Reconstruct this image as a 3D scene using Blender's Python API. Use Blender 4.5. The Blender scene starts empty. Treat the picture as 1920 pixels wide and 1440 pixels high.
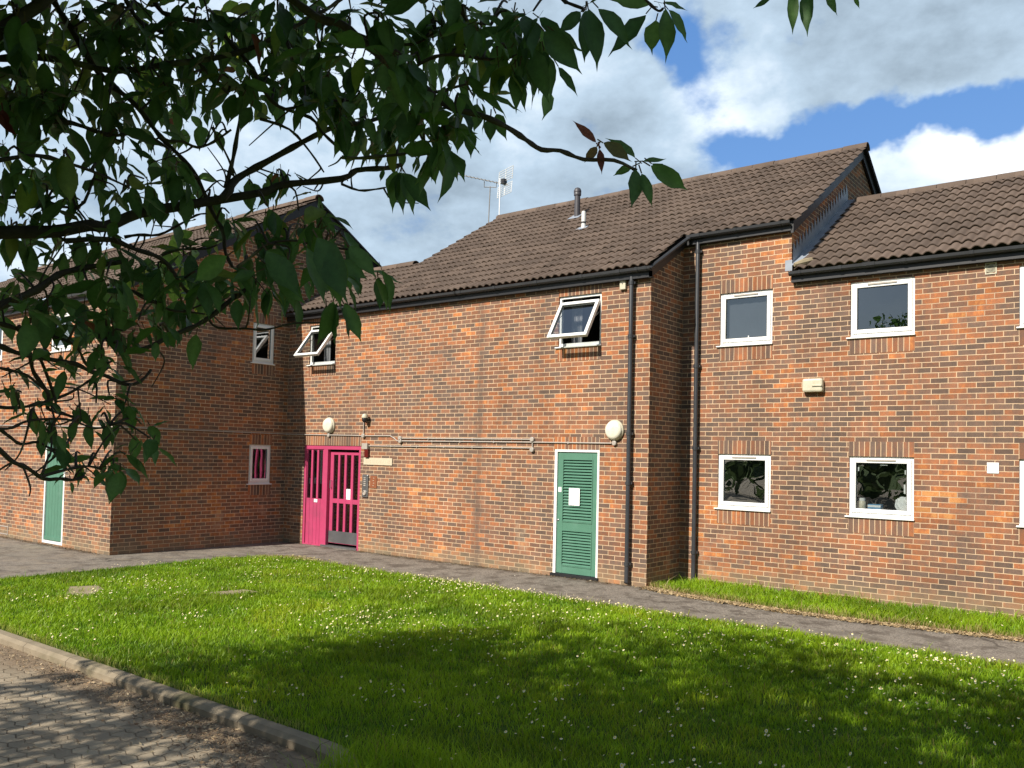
import bpy, bmesh, math, random
import numpy as np
from mathutils import Vector, Matrix
random.seed(7); RNG = np.random.default_rng(7)
S = bpy.context.scene; COL = S.collection
PI = math.pi

# ------------------------------------------------------------------ camera
F, CY, PT, RO, YA = 1600.65, 794.835, .0354, .0222, .6595
CAM = np.array([6.4923, -11.871, 2.0352])
fw = np.array([-math.sin(YA)*math.cos(PT), math.cos(YA)*math.cos(PT), math.sin(PT)])
r0 = np.array([math.cos(YA), math.sin(YA), 0.]); u0 = np.cross(r0, fw)
CR, CD = math.cos(RO)*r0 + math.sin(RO)*u0, math.sin(RO)*r0 - math.cos(RO)*u0
def ray(u, v): return fw + CR*(u-960)/F + CD*(v-CY)/F
def at(u, v, d): return CAM + ray(u, v)*d
def proj(P):
    d = np.asarray(P) - CAM; z = d @ fw
    return 960 + F*(d @ CR)/z, CY + F*(d @ CD)/z, z
cd = bpy.data.cameras.new('camera'); cam = bpy.data.objects.new('camera', cd); COL.objects.link(cam)
cam.matrix_world = Matrix(((CR[0], -CD[0], -fw[0], CAM[0]), (CR[1], -CD[1], -fw[1], CAM[1]), (CR[2], -CD[2], -fw[2], CAM[2]), (0, 0, 0, 1)))
cd.sensor_width = 36; cd.lens = F/1920*36; cd.shift_y = (CY-720)/1920; cd.clip_end = 3000; cd.clip_start = .05
S.camera = cam

# ------------------------------------------------------------------ node helper
class N:
    def __init__(s, tree): s.t = tree; s.n = tree.nodes; s.l = tree.links
    def put(s, sock, v):
        if v is None: return
        if hasattr(v, 'is_output'): s.l.new(v, sock)
        else:
            try: sock.default_value = v
            except Exception:
                sock.default_value = (*v, 1.) if len(v) == 3 else v[:3]
    def nd(s, typ, props=None, out=0, **ins):
        n = s.n.new(typ)
        for k, v in (props or {}).items(): setattr(n, k, v)
        for k, v in ins.items():
            k2 = int(k[1:]) if k[0] == 'i' and k[1:].isdigit() else k.replace('_', ' ')
            s.put(n.inputs[k2], v)
        return n.outputs[out]
    def m(s, op, a, b=None, c=None, clamp=False):
        n = s.n.new('ShaderNodeMath'); n.operation = op; n.use_clamp = clamp
        s.put(n.inputs[0], a); s.put(n.inputs[1], b); s.put(n.inputs[2], c)
        return n.outputs[0]
    def v(s, op, a, b=None, sc=None):
        n = s.n.new('ShaderNodeVectorMath'); n.operation = op
        s.put(n.inputs[0], a); s.put(n.inputs[1], b)
        if sc is not None: s.put(n.inputs['Scale'], sc)
        return n.outputs['Value'] if op in ('DOT_PRODUCT', 'LENGTH', 'DISTANCE') else n.outputs[0]
    def sep(s, a):
        n = s.n.new('ShaderNodeSeparateXYZ'); s.put(n.inputs[0], a); return n.outputs
    def comb(s, x=0., y=0., z=0.):
        n = s.n.new('ShaderNodeCombineXYZ')
        for i, q in enumerate((x, y, z)): s.put(n.inputs[i], q)
        return n.outputs[0]
    def mix(s, f, a, b, mode='MIX'):
        n = s.n.new('ShaderNodeMix'); n.data_type = 'RGBA'; n.blend_type = mode
        s.put(n.inputs[0], f); s.put(n.inputs[6], a); s.put(n.inputs[7], b); return n.outputs[2]
    def noise(s, vec, scale, detail=3., rough=.55, out=0, dist=0.):
        return s.nd('ShaderNodeTexNoise', None, out, Vector=vec, Scale=scale, Detail=detail, Roughness=rough, Distortion=dist)
    def ss(s, x, a, b, lo=0., hi=1.):
        n = s.n.new('ShaderNodeMapRange'); n.interpolation_type = 'SMOOTHSTEP'
        for i, q in enumerate((x, a, b, lo, hi)): s.put(n.inputs[i], q)
        return n.outputs[0]
    def ramp(s, f, stops):
        n = s.n.new('ShaderNodeValToRGB'); e = n.color_ramp.elements
        while len(e) < len(stops): e.new(.5)
        for q, (p, c) in zip(e, stops): q.position = p; q.color = (*c, 1)
        s.put(n.inputs[0], f); return n.outputs[0]

def mat(name):
    m = bpy.data.materials.new(name); m.use_nodes = True; m.node_tree.nodes.clear()
    return m, N(m.node_tree)
def finish(m, n, sh):
    o = n.n.new('ShaderNodeOutputMaterial'); n.l.new(sh, o.inputs['Surface']); return m
def bsdf(n, col, rough=.6, bump=None, bstr=.3, bdist=.01, spec=.5, metal=0., **kw):
    p = n.n.new('ShaderNodeBsdfPrincipled')
    n.put(p.inputs['Base Color'], col); n.put(p.inputs['Roughness'], rough)
    n.put(p.inputs['Specular IOR Level'], spec); n.put(p.inputs['Metallic'], metal)
    for k, v in kw.items(): n.put(p.inputs[k.replace('_', ' ')], v)
    if bump is not None:
        b = n.n.new('ShaderNodeBump'); n.put(b.inputs['Height'], bump); b.inputs['Strength'].default_value = bstr; b.inputs['Distance'].default_value = bdist
        n.l.new(b.outputs[0], p.inputs['Normal'])
    return p.outputs[0]
def plain(name, col, rough=.5, var=.15, scale=8., spec=.5, metal=0., dirt=None, bstr=.1):
    m, n = mat(name); P = n.nd('ShaderNodeTexCoord', out=3)
    a = n.noise(P, scale, 4.); f = n.m('MULTIPLY_ADD', a, 2*var, 1-var)
    c = n.v('SCALE', tuple(col), sc=f)
    if dirt:
        d = n.ss(n.noise(P, scale*.35, 5., .65), .5, .72); c = n.mix(n.m('MULTIPLY', d, .7), c, dirt)
    return finish(m, n, bsdf(n, c, n.m('MULTIPLY_ADD', a, .2, rough-.1), n.noise(P, scale*6, 3.), bstr, .004, spec, metal))

def brick_mat(soldier=False):
    m, n = mat('soldier_brick' if soldier else 'brick'); uv = n.nd('ShaderNodeTexCoord', out=2); P = n.nd('ShaderNodeNewGeometry', out=0)
    wob = n.noise(P, 9., 2.); U, V, _ = n.sep(uv)
    U = n.m('ADD', U, n.m('MULTIPLY_ADD', wob, .008, -.004)); V = n.m('ADD', V, n.m('MULTIPLY_ADD', n.noise(P, 6., 2.), .008, -.004))
    rv = n.m('DIVIDE', V, .075); row = n.m('FLOOR', rv); fv = n.m('FRACT', rv)
    off = n.m('MULTIPLY', n.m('FLOORED_MODULO', row, 2.), 0. if soldier else .5)
    jit = n.nd('ShaderNodeTexWhiteNoise', {'noise_dimensions': '1D'}, 0, W=row)
    cu = n.m('ADD', n.m('DIVIDE', U, .225), n.m('ADD', off, n.m('MULTIPLY', jit, 0. if soldier else .12))); col = n.m('FLOOR', cu); fu = n.m('FRACT', cu)
    du = n.m('MULTIPLY', n.m('MINIMUM', fu, n.m('SUBTRACT', 1., fu)), .225)
    dv = n.m('MULTIPLY', n.m('MINIMUM', fv, n.m('SUBTRACT', 1., fv)), .075)
    edge = n.m('ADD', n.m('MINIMUM', du, dv), n.m('MULTIPLY_ADD', n.noise(P, 60., 2.), .004, -.002))
    mask = n.ss(edge, .0036, .0068)
    hv = n.nd('ShaderNodeTexWhiteNoise', {'noise_dimensions': '2D'}, 0, Vector=n.comb(col, row))
    hc = n.nd('ShaderNodeTexWhiteNoise', {'noise_dimensions': '2D'}, 1, Vector=n.comb(n.m('ADD', col, 31.7), row))
    low = n.noise(P, .55, 3., .6); streak = n.noise(n.v('MULTIPLY', P, (13., 13., 7.)), 1., 4., .6)
    t = n.m('ADD', n.m('ADD', n.m('MULTIPLY_ADD', hv, .60, .065), n.m('MULTIPLY_ADD', low, 1.15, -.58)), n.m('MULTIPLY_ADD', streak, .85, -.28))
    c = n.ramp(t, [(0., (.105, .076, .062)), (.28, (.140, .090, .068)), (.48, (.190, .100, .066)), (.63, (.245, .108, .060)), (.78, (.31, .118, .054)), (.90, (.41, .150, .052)), (1., (.48, .22, .08))])
    fine = n.noise(P, 70., 4., .6)
    c = n.v('SCALE', c, sc=n.m('MULTIPLY_ADD', fine, .7, .65))
    c = n.v('SCALE', c, sc=n.m('MULTIPLY_ADD', n.sep(hc)[0], .35, .83))
    mort = n.mix(n.noise(P, 1.3, 4.), (.46, .32, .20), (.64, .47, .31))
    mort = n.mix(n.ss(n.noise(P, .8, 3.), .52, .8), mort, (.30, .21, .15))
    c = n.mix(mask, mort, c)
    x, y, z = n.sep(P); c = n.v('SCALE', c, sc=n.m('MULTIPLY_ADD', n.noise(n.v('MULTIPLY', P, (2.2, 2.2, .22)), 1., 5., .6), .7, .65))
    # lime bloom patches low on the wall and a grimy toothed movement joint
    eff = n.m('MULTIPLY', n.ss(n.noise(P, 1.1, 6., .7), .56, .78), n.ss(z, 2., .3, 0., .55)); c = n.mix(eff, c, (.46, .38, .27))
    foot = n.m('MULTIPLY', n.ss(z, .42, 0.), n.m('MULTIPLY', n.noise(P, 3., 4.), 1.1)); c = n.mix(n.m('MULTIPLY', foot, .65), c, (.30, .25, .15))
    spl = n.m('MULTIPLY', n.ss(n.noise(n.v('MULTIPLY', P, (1., 1., .3)), 8., 5., .7), .645, .72), n.m('MULTIPLY', n.m('MULTIPLY', n.ss(x, -6.2, -5.6), n.ss(x, -1.9, -2.4)), n.m('MULTIPLY', n.ss(z, 1.3, 1.1), n.ss(z, .55, .8)))); c = n.mix(n.m('MULTIPLY', spl, .75), c, (.62, .57, .5))
    jx = n.m('ABSOLUTE', n.m('ADD', n.m('ADD', x, 3.42), n.m('MULTIPLY', off, .12)))
    jm = n.m('MULTIPLY', n.m('MULTIPLY', n.ss(jx, .13, .03), n.ss(y, .05, .0)), n.m('MULTIPLY', n.ss(y, -.05, 0.), n.ss(n.noise(P, 4., 4.), .22, .55)))
    c = n.mix(n.m('MULTIPLY', jm, .5), c, (.10, .075, .06))
    b = n.m('ADD', n.m('MULTIPLY', mask, .7), n.m('MULTIPLY', fine, .45))
    return finish(m, n, bsdf(n, c, .85, b, .55, .008, .25))
M_BRICK = brick_mat(); M_SOLD = brick_mat(True)

def tile_mat():
    m, n = mat('roof_tile'); P = n.nd('ShaderNodeTexCoord', out=3); uv = n.nd('ShaderNodeTexCoord', out=2)
    U, V, _ = n.sep(uv); cell = n.comb(n.m('FLOOR', n.m('DIVIDE', U, .30)), n.m('FLOOR', n.m('ADD', V, .5)))
    h = n.nd('ShaderNodeTexWhiteNoise', {'noise_dimensions': '2D'}, 0, Vector=cell)
    low = n.noise(P, .8, 4., .6); fine = n.noise(P, 45., 4., .65)
    c = n.mix(low, (.088, .062, .048), (.140, .103, .080)); c = n.v('SCALE', c, sc=n.m('MULTIPLY_ADD', h, .4, .8))
    c = n.v('SCALE', c, sc=n.m('MULTIPLY_ADD', fine, .6, .7))
    lich = n.ss(n.noise(P, 5., 6., .75), .58, .75); c = n.mix(n.m('MULTIPLY', lich, .5), c, (.15, .125, .085))
    spot = n.ss(n.noise(n.v('MULTIPLY', P, (1., .7, 1.)), 7.5, 5., .6), .745, .765); c = n.mix(spot, c, (.62, .58, .52))
    return finish(m, n, bsdf(n, c, .85, fine, .4, .004, .3))
M_TILE = tile_mat()
M_WHITE = plain('white_upvc', (.80, .80, .79), .3, .03, 5., dirt=(.66, .65, .6), bstr=.02)
M_BLACK = plain('black_plastic', (.036, .038, .043), .36, .25, 4., bstr=.05)
M_FASCIA = plain('black_paint', (.014, .014, .016), .45, .2, 4.)
M_PINK = plain('pink_paint', (.43, .050, .130), .45, .14, 5., dirt=(.31, .055, .11), bstr=.06)
M_GREEN = plain('green_paint', (.078, .195, .135), .45, .12, 5., dirt=(.12, .24, .18), bstr=.06)
M_CREAM = plain('cream_plastic', (.56, .52, .40), .4, .12, 9., dirt=(.38, .34, .24))
M_LENS = plain('opal_lens', (.74, .70, .58), .3, .06, 10., dirt=(.50, .46, .34))
M_GREY = plain('grey_conduit', (.38, .34, .30), .45, .2, 9.)
M_STEEL = plain('brushed_steel', (.30, .31, .32), .35, .25, 20., metal=.8)
M_KICK = plain('worn_kick_plate', (.085, .085, .09), .35, .3, 6., dirt=(.17, .16, .15))
M_LEAD = plain('lead', (.25, .28, .33), .5, .3, 5., dirt=(.36, .38, .41))
M_PLAQUE = plain('stone_plaque', (.52, .45, .33), .7, .15, 25.)
M_BROWNPL = plain('brown_plate', (.24, .085, .04), .4, .15, 20.)
M_RED = plain('dark_red', (.11, .012, .010), .3, .1, 9.)
M_PAPER = plain('paper', (.86, .86, .85), .7, .03, 9.)
M_ALU = plain('aluminium', (.78, .79, .80), .4, .1, 20., metal=.2)
M_RUST = plain('galvanised_pole', (.20, .19, .18), .5, .3, 20., metal=.4)
M_FLUE = plain('slate_flue', (.055, .052, .06), .5, .2, 8.)
M_PVCW = plain('weathered_white_flue', (.62, .62, .60), .5, .1, 12., dirt=(.42, .38, .32))
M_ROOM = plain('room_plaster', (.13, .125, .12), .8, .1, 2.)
M_NET = plain('net_curtain', (.42, .42, .44), .9, .12, 14.)
M_NETG = plain('grey_blind', (.10, .105, .12), .9, .3, 3.)
M_CONC = plain('concrete', (.27, .22, .14), .85, .25, 7., dirt=(.17, .14, .09), bstr=.5)
def kerb_mat():
    m, n = mat('kerb_concrete'); P = n.nd('ShaderNodeTexCoord', out=3); x, y, z = n.sep(P)
    a = n.noise(P, 5., 5., .65); c = n.mix(a, (.13, .105, .075), (.35, .29, .205))
    c = n.mix(n.ss(n.noise(P, 1.7, 4.), .5, .75), c, (.12, .11, .06))
    fx = n.m('FRACT', n.m('DIVIDE', x, .915)); jd = n.m('MINIMUM', fx, n.m('SUBTRACT', 1., fx))
    c = n.mix(n.ss(jd, .008, .003), c, (.09, .07, .05))
    return finish(m, n, bsdf(n, c, .9, n.noise(P, 40., 4.), .5, .006, .2))
M_KERB = kerb_mat()
def asphalt_mat():
    m, n = mat('asphalt'); P = n.nd('ShaderNodeTexCoord', out=3); x, y, z = n.sep(P)
    g = n.nd('ShaderNodeTexVoronoi', None, 1, Vector=P, Scale=90.); gv = n.sep(g)[0]
    c = n.mix(n.noise(P, 1.2, 5., .6), (.145, .128, .110), (.265, .235, .198)); c = n.v('SCALE', c, sc=n.m('MULTIPLY_ADD', gv, .9, .55)); c = n.mix(n.m('MULTIPLY', n.ss(n.noise(P, 2.6, 6., .7), .46, .62), .75), c, (.075, .062, .050)); ck = n.nd('ShaderNodeTexVoronoi', {'feature': 'DISTANCE_TO_EDGE'}, 0, Vector=n.v('ADD', P, n.v('SCALE', n.nd('ShaderNodeTexNoise', None, 1, Vector=P, Scale=3.), sc=.35)), Scale=.75); c = n.mix(n.m('MULTIPLY', n.m('MULTIPLY', n.ss(ck, .012, .004), n.ss(n.noise(P, .9, 2.), .5, .6)), .6), c, (.03, .026, .022))
    # edge dirt and moss against the walls, sandy drift beside the turf
    for d, w in ((n.m('ABSOLUTE', y), n.ss(x, .3, 0.)),):
        c = n.mix(n.m('MULTIPLY', n.m('MULTIPLY', n.ss(d, .34, .05), w), n.ss(n.noise(P, 3.5, 5., .7), .38, .62)), c, (.075, .052, .032))
    e = n.m('MULTIPLY', n.ss(y, -1.15, -1.8), n.ss(n.noise(P, 2.4, 5., .7), .42, .7)); c = n.mix(n.m('MULTIPLY', e, .7), c, (.25, .21, .16))
    a = n.m('MULTIPLY', n.ss(n.m('ADD', y, 3.89), .0, -.25, 1., 0.), n.ss(x, -9.3, -9.6)); c = n.mix(n.m('MULTIPLY', a, n.ss(n.noise(P, 5., 4.), .35, .6)), c, (.06, .04, .025))
    # straight thin dark line running down the side path
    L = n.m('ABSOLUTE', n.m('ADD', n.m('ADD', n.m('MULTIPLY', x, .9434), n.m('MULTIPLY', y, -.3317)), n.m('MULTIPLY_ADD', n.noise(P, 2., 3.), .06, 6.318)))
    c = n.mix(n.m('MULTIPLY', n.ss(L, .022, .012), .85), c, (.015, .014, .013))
    pt = n.ss(n.nd('ShaderNodeTexNoise', None, 0, Vector=n.v('MULTIPLY', P, (.6, 1.6, 1.)), Scale=1.1, Detail=2.), .57, .63); c = n.mix(n.m('MULTIPLY', pt, .35), c, (.19, .175, .15))
    return finish(m, n, bsdf(n, c, .85, n.m('ADD', gv, n.noise(P, 30., 3.)), .5, .005, .3))
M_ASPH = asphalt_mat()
def paver_mat():
    m, n = mat('block_paving'); P = n.nd('ShaderNodeTexCoord', out=3); x, y, z = n.sep(P)
    zig = n.m('MULTIPLY', n.m('PINGPONG', n.m('ADD', x, n.m('MULTIPLY', n.noise(P, 8., 2.), .02)), .075), .42)
    V = n.m('ADD', y, zig); rv = n.m('DIVIDE', V, .115); row = n.m('FLOOR', rv); fv = n.m('FRACT', rv)
    cu = n.m('ADD', n.m('DIVIDE', n.m('ADD', x, n.m('MULTIPLY', n.m('PINGPONG', y, .06), .3)), .225), n.m('MULTIPLY', n.m('FLOORED_MODULO', row, 2.), .5)); colm = n.m('FLOOR', cu); fu = n.m('FRACT', cu)
    e = n.m('MINIMUM', n.m('MULTIPLY', n.m('MINIMUM', fu, n.m('SUBTRACT', 1., fu)), .225), n.m('MULTIPLY', n.m('MINIMUM', fv, n.m('SUBTRACT', 1., fv)), .115))
    e = n.m('ADD', e, n.m('MULTIPLY_ADD', n.noise(P, 35., 3.), .006, -.003))
    h = n.nd('ShaderNodeTexWhiteNoise', {'noise_dimensions': '2D'}, 0, Vector=n.comb(colm, row))
    c = n.mix(n.noise(P, 1.4, 5., .65), (.235, .19, .135), (.37, .31, .225)); c = n.v('SCALE', c, sc=n.m('MULTIPLY_ADD', h, .35, .82)); c = n.v('SCALE', c, sc=n.m('MULTIPLY_ADD', n.noise(P, 50., 4., .7), .7, .65))
    jm = n.ss(e, .002, .007); fill = n.ss(n.noise(P, 2.5, 5., .65), .38, .58)
    jc = n.mix(fill, (.10, .078, .052), (.24, .19, .13)); c = n.mix(jm, jc, c)
    c = n.mix(n.m('MULTIPLY', n.ss(n.m('ADD', y, n.m('MULTIPLY', n.noise(P, 2.5, 4.), .5)), -8.25, -7.9), .75), c, (.17, .12, .078))
    return finish(m, n, bsdf(n, c, .9, n.m('ADD', n.m('MULTIPLY', jm, .8), n.m('MULTIPLY', n.noise(P, 50., 4., .7), .4)), .7, .012, .2))
M_PAVE = paver_mat()
def soil_mat():
    m, n = mat('turf_soil'); P = n.nd('ShaderNodeTexCoord', out=3)
    c = n.mix(n.noise(P, 14., 5., .7), (.035, .075, .008), (.08, .135, .018)); c = n.mix(n.m('MULTIPLY', n.ss(n.noise(P, 2., 5., .65), .55, .75), .5), c, (.11, .09, .045))
    return finish(m, n, bsdf(n, c, .95, n.noise(P, 40., 4.), .8, .03, .1))
M_SOIL = soil_mat()
def blade_mat(name, trans=.35, mott=0.):
    m, n = mat(name); c = n.nd('ShaderNodeVertexColor', {'layer_name': 'col'})
    if mott: c = n.v('SCALE', c, sc=n.m('MULTIPLY_ADD', n.noise(n.nd('ShaderNodeTexCoord', out=3), 85., 4., .7), 2*mott, 1-mott))
    p = bsdf(n, c, .5, spec=.35); tr = n.nd('ShaderNodeBsdfTranslucent', Color=n.v('SCALE', c, sc=1.25))
    x = n.n.new('ShaderNodeMixShader'); x.inputs[0].default_value = trans; n.l.new(p, x.inputs[1]); n.l.new(tr, x.inputs[2])
    return finish(m, n, x.outputs[0])
M_BLADE = blade_mat('grass_blade', .42); M_LEAF = blade_mat('leaf', .40, .45); M_DAISY = blade_mat('daisy_petals', .15); M_LITTER = blade_mat('dead_leaves', .1)
def bark_mat():
    m, n = mat('cherry_bark'); P = n.nd('ShaderNodeTexCoord', out=3)
    c = n.mix(n.noise(P, 25., 5., .7), (.028, .020, .016), (.085, .065, .052)); c = n.mix(n.ss(n.noise(P, 9., 4.), .55, .7), c, (.14, .125, .09))
    return finish(m, n, bsdf(n, c, .8, n.noise(n.v('MULTIPLY', P, (1., 1., 3.)), 60., 4.), .7, .006, .3))
M_BARK = bark_mat()
def glass_mat():
    m, n = mat('window_glass'); P = n.nd('ShaderNodeTexCoord', out=3)
    b = n.n.new('ShaderNodeBump'); n.put(b.inputs['Height'], n.noise(P, 2.2, 1.)); b.inputs['Strength'].default_value = .06; b.inputs['Distance'].default_value = .05
    g = n.nd('ShaderNodeBsdfGlossy', None, 0, Color=(.9, .95, 1., 1.), Roughness=.004, Normal=b.outputs[0]); t = n.nd('ShaderNodeBsdfTransparent', Color=(.72, .76, .76, 1.))
    fr = n.nd('ShaderNodeFresnel', IOR=2.3, Normal=b.outputs[0]); x = n.n.new('ShaderNodeMixShader'); n.put(x.inputs[0], n.m('MINIMUM', n.m('MULTIPLY', fr, 1.3), .33)); n.l.new(t, x.inputs[1]); n.l.new(g, x.inputs[2])
    return finish(m, n, x.outputs[0])
M_GLASS = glass_mat()

# ------------------------------------------------------------------ mesh helper
class MB:
    def __init__(s): s.v = []; s.f = []
    def quad(s, *p):
        i = len(s.v); s.v += [tuple(q) for q in p]; s.f.append(tuple(range(i, i+len(p)))); return s
    def box(s, a, b, T=None):
        (x0, y0, z0), (x1, y1, z1) = a, b; i = len(s.v)
        P = [(x, y, z) for z in (z0, z1) for y in (y0, y1) for x in (x0, x1)]
        s.v += [tuple(T(*p)) for p in P] if T else P
        s.f += [tuple(i+k for k in q) for q in ((0, 2, 3, 1), (4, 5, 7, 6), (0, 1, 5, 4), (2, 6, 7, 3), (0, 4, 6, 2), (1, 3, 7, 5))]; return s
    def tube(s, pts, rad, k=10, cap=True):
        pts = [np.array(p, float) for p in pts]; rad = rad if hasattr(rad, '__len__') else [rad]*len(pts)
        base = len(s.v); prev = None
        for j, p in enumerate(pts):
            t = pts[min(j+1, len(pts)-1)] - pts[max(j-1, 0)]; t = t/(np.linalg.norm(t)+1e-9)
            a = np.array([0, 0, 1.]) if prev is None and abs(t[2]) < .9 else (np.array([1., 0, 0]) if prev is None else prev)
            a = a - t*(a @ t); a /= np.linalg.norm(a)+1e-9; b = np.cross(t, a); prev = a
            for q in range(k): w = 2*PI*q/k; s.v.append(tuple(p + (a*math.cos(w)+b*math.sin(w))*rad[j]))
        for j in range(len(pts)-1):
            for q in range(k): s.f.append((base+j*k+q, base+j*k+(q+1) % k, base+(j+1)*k+(q+1) % k, base+(j+1)*k+q))
        if cap: s.f.append(tuple(base+q for q in range(k))[::-1]); s.f.append(tuple(base+(len(pts)-1)*k+q for q in range(k)))
        return s
    def lathe(s, c, ax, prof, k=24):            # prof: (radius, height along ax)
        c = np.array(c, float); ax = np.array(ax, float)/np.linalg.norm(ax); a = np.cross(ax, (0, 0, 1.) if abs(ax[2]) < .9 else (1., 0, 0)); a /= np.linalg.norm(a); b = np.cross(ax, a); base = len(s.v)
        for r, h in prof:
            for q in range(k): w = 2*PI*q/k; s.v.append(tuple(c+ax*h+(a*math.cos(w)+b*math.sin(w))*r))
        for j in range(len(prof)-1):
            for q in range(k): s.f.append((base+j*k+q, base+j*k+(q+1) % k, base+(j+1)*k+(q+1) % k, base+(j+1)*k+q))
        s.f.append(tuple(base+q for q in range(k))[::-1]); s.f.append(tuple(base+(len(prof)-1)*k+q for q in range(k))); return s
    def build(s, name, m, parent=None, smooth=False, bevel=0, uv=None, recalc=True):
        o = np.array(root_of(parent).location) if parent is not None else np.zeros(3)
        me = bpy.data.meshes.new(name); V = np.array(s.v, float)
        me.from_pydata([tuple(p-o) for p in V], [], s.f)
        if recalc:
            bm = bmesh.new(); bm.from_mesh(me); bmesh.ops.recalc_face_normals(bm, faces=bm.faces); bm.to_mesh(me); bm.free()
        if uv:
            L = me.uv_layers.new(name='UVMap')
            for lp in me.loops:
                p = V[lp.vertex_index]; L.data[lp.index].uv = uv(p)
        me.materials.append(m)
        if smooth: me.polygons.foreach_set('use_smooth', [True]*len(me.polygons))
        ob = bpy.data.objects.new(name, me); COL.objects.link(ob)
        if parent is not None: ob.parent = parent
        if bevel:
            b = ob.modifiers.new('bevel', 'BEVEL'); b.width = bevel; b.segments = 2; b.limit_method = 'ANGLE'
        if smooth and recalc:
            try: me.set_sharp_from_angle(angle=math.radians(40))
            except Exception: pass
        return ob
def root_of(o):
    while o.parent: o = o.parent
    return o
def empty(name, loc, label, cat, group=None):
    o = bpy.data.objects.new(name, None); COL.objects.link(o); o.location = loc; o.empty_display_size = .2
    return tag(o, label, cat, group)
def tag(o, label, cat, group=None):
    o['label'] = label; o['category'] = cat
    if group: o['group'] = group
    return o
def kind(o, k): o['kind'] = k; return o
def lab(o, l): o['label'] = l; return o

# walls are sheets with real openings: T(a, d, z): a along the wall, d outwards, z up
def TY(y): return lambda a, d, z: (a, y-d, z)
def TX(x): return lambda a, d, z: (x+d, a, z)
UVX = lambda p: (p[0], p[2]); UVY = lambda p: (p[1]+.11, p[2]); UVS = lambda p: (p[2]+.013, p[0]+p[1]*0)
UVSY = lambda p: (p[2]+.013, p[1])
def wall(mb, T, a0, a1, z0, z1, holes, rev=.10, top=None):
    A = sorted({a0, a1, *[q for h in holes for q in h[:2]]}); Z = sorted({z0, z1, *[q for h in holes for q in h[2:]]})
    for i in range(len(A)-1):
        for j in range(len(Z)-1):
            ca, cz = (A[i]+A[i+1])/2, (Z[j]+Z[j+1])/2
            if any(h[0] < ca < h[1] and h[2] < cz < h[3] for h in holes): continue
            mb.quad(T(A[i], 0, Z[j]), T(A[i+1], 0, Z[j]), T(A[i+1], 0, Z[j+1]), T(A[i], 0, Z[j+1]))
    for h in holes:
        a, b, c, d = h
        for p, q in (((a, c), (b, c)), ((b, c), (b, d)), ((b, d), (a, d)), ((a, d), (a, c))):
            mb.quad(T(p[0], 0, p[1]), T(q[0], 0, q[1]), T(q[0], -rev, q[1]), T(p[0], -rev, p[1]))

def frame_bars(mb, T, a0, a1, z0, z1, w, d0, d1, wb=None):
    wb = wb or w
    mb.box((a0, d0, z0), (a0+w, d1, z1), T); mb.box((a1-w, d0, z0), (a1, d1, z1), T)
    mb.box((a0+w, d0, z0), (a1-w, d1, z0+wb), T); mb.box((a0+w, d0, z1-w), (a1-w, d1, z1), T)
HOLES = {}
def window(b, T, a0, a1, z0, z1, open_ang=0, soldier=(True, True), uvS=UVS, vent=True, back=None, leftsill=.05, lintel_h=.215):
    fr = MB(); frame_bars(fr, T, a0, a1, z0+.035, z1, .042, -.085, -.028); w = fr.build('window', M_WHITE, b, bevel=.004)
    si = MB(); si.box((a0-leftsill, -.085, z0-.002), (a1+.012, .035, z0+.018), T); si.box((a0-.0, -.08, z0+.018), (a1-.0, -.015, z0+.035), T); si.build('sill', M_WHITE, w, bevel=.004)
    s0, s1, t0, t1 = a0+.036, a1-.036, z0+.071, z1-.036
    if not open_ang: TT = T
    else:
        zt = t1-.075; t0 = zt-.75; t1 = zt; ca, sa = math.cos(open_ang), math.sin(open_ang)
        def TT(a, d, z):
            h = zt-z; dd = d+.03; return T(a, -.01+h*sa+dd*ca, zt-h*ca+dd*sa)
    sa_ = MB(); frame_bars(sa_, TT, s0, s1, t0, t1, .058, -.07, -.008); sa_.build('sash', M_WHITE, w, bevel=.007)
    gl = MB(); gl.quad(TT(s0+.05, -.036, t0+.05), TT(s1-.05, -.036, t0+.05), TT(s1-.05, -.036, t1-.05), TT(s0+.05, -.036, t1-.05)); gl.build('pane', M_GLASS, w)
    gk = MB(); frame_bars(gk, TT, s0+.058, s1-.058, t0+.058, t1-.058, .006, -.03, -.02); gk.build('gasket', M_BLACK, w)
    if vent and not open_ang:
        mid = (a0+a1)/2; vv = MB(); vv.box((mid-.2, -.008, t1-.026), (mid+.2, .006, t1-.004), T); vv.build('trickle_vent', M_GREY, w)
    if open_ang:
        for a in (s0+.02, s1-.02):
            st = MB(); p = TT(a, -.05, t0+.35); st.tube([T(a, -.05, t1-.18), ((np.array(p)+np.array(T(a, -.05, t1-.18)))/2).tolist(), p], .006, 6)
            st.build('stay', M_STEEL, w)
    if back:
        m, fa0, fa1, dep = back; cu = MB(); k = 26
        for i in range(k):
            p0, p1 = fa0+(fa1-fa0)*i/k, fa0+(fa1-fa0)*(i+1)/k; q = lambda i: -dep-(.004 if m is M_NETG else .018)*math.sin(i*1.9)
            cu.quad(T(p0, q(i), z0-.05), T(p1, q(i+1), z0-.05), T(p1, q(i+1), z1+.05), T(p0, q(i), z1+.05))
        cu.build('curtain', m, w, smooth=True, recalc=False)
    for on, zz in zip(soldier, ((z1, z1+lintel_h), (z0-.225, z0-.003))):
        if on:
            c = MB(); c.box((a0-.004, -.05, zz[0]), (a1+.004, .0025, zz[1]), T); c.build('soldier_course', M_SOLD, w, uv=(lambda p, z_=zz[0]: (p[2]-z_+.004, p[0]+p[1])))
    return w

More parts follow.
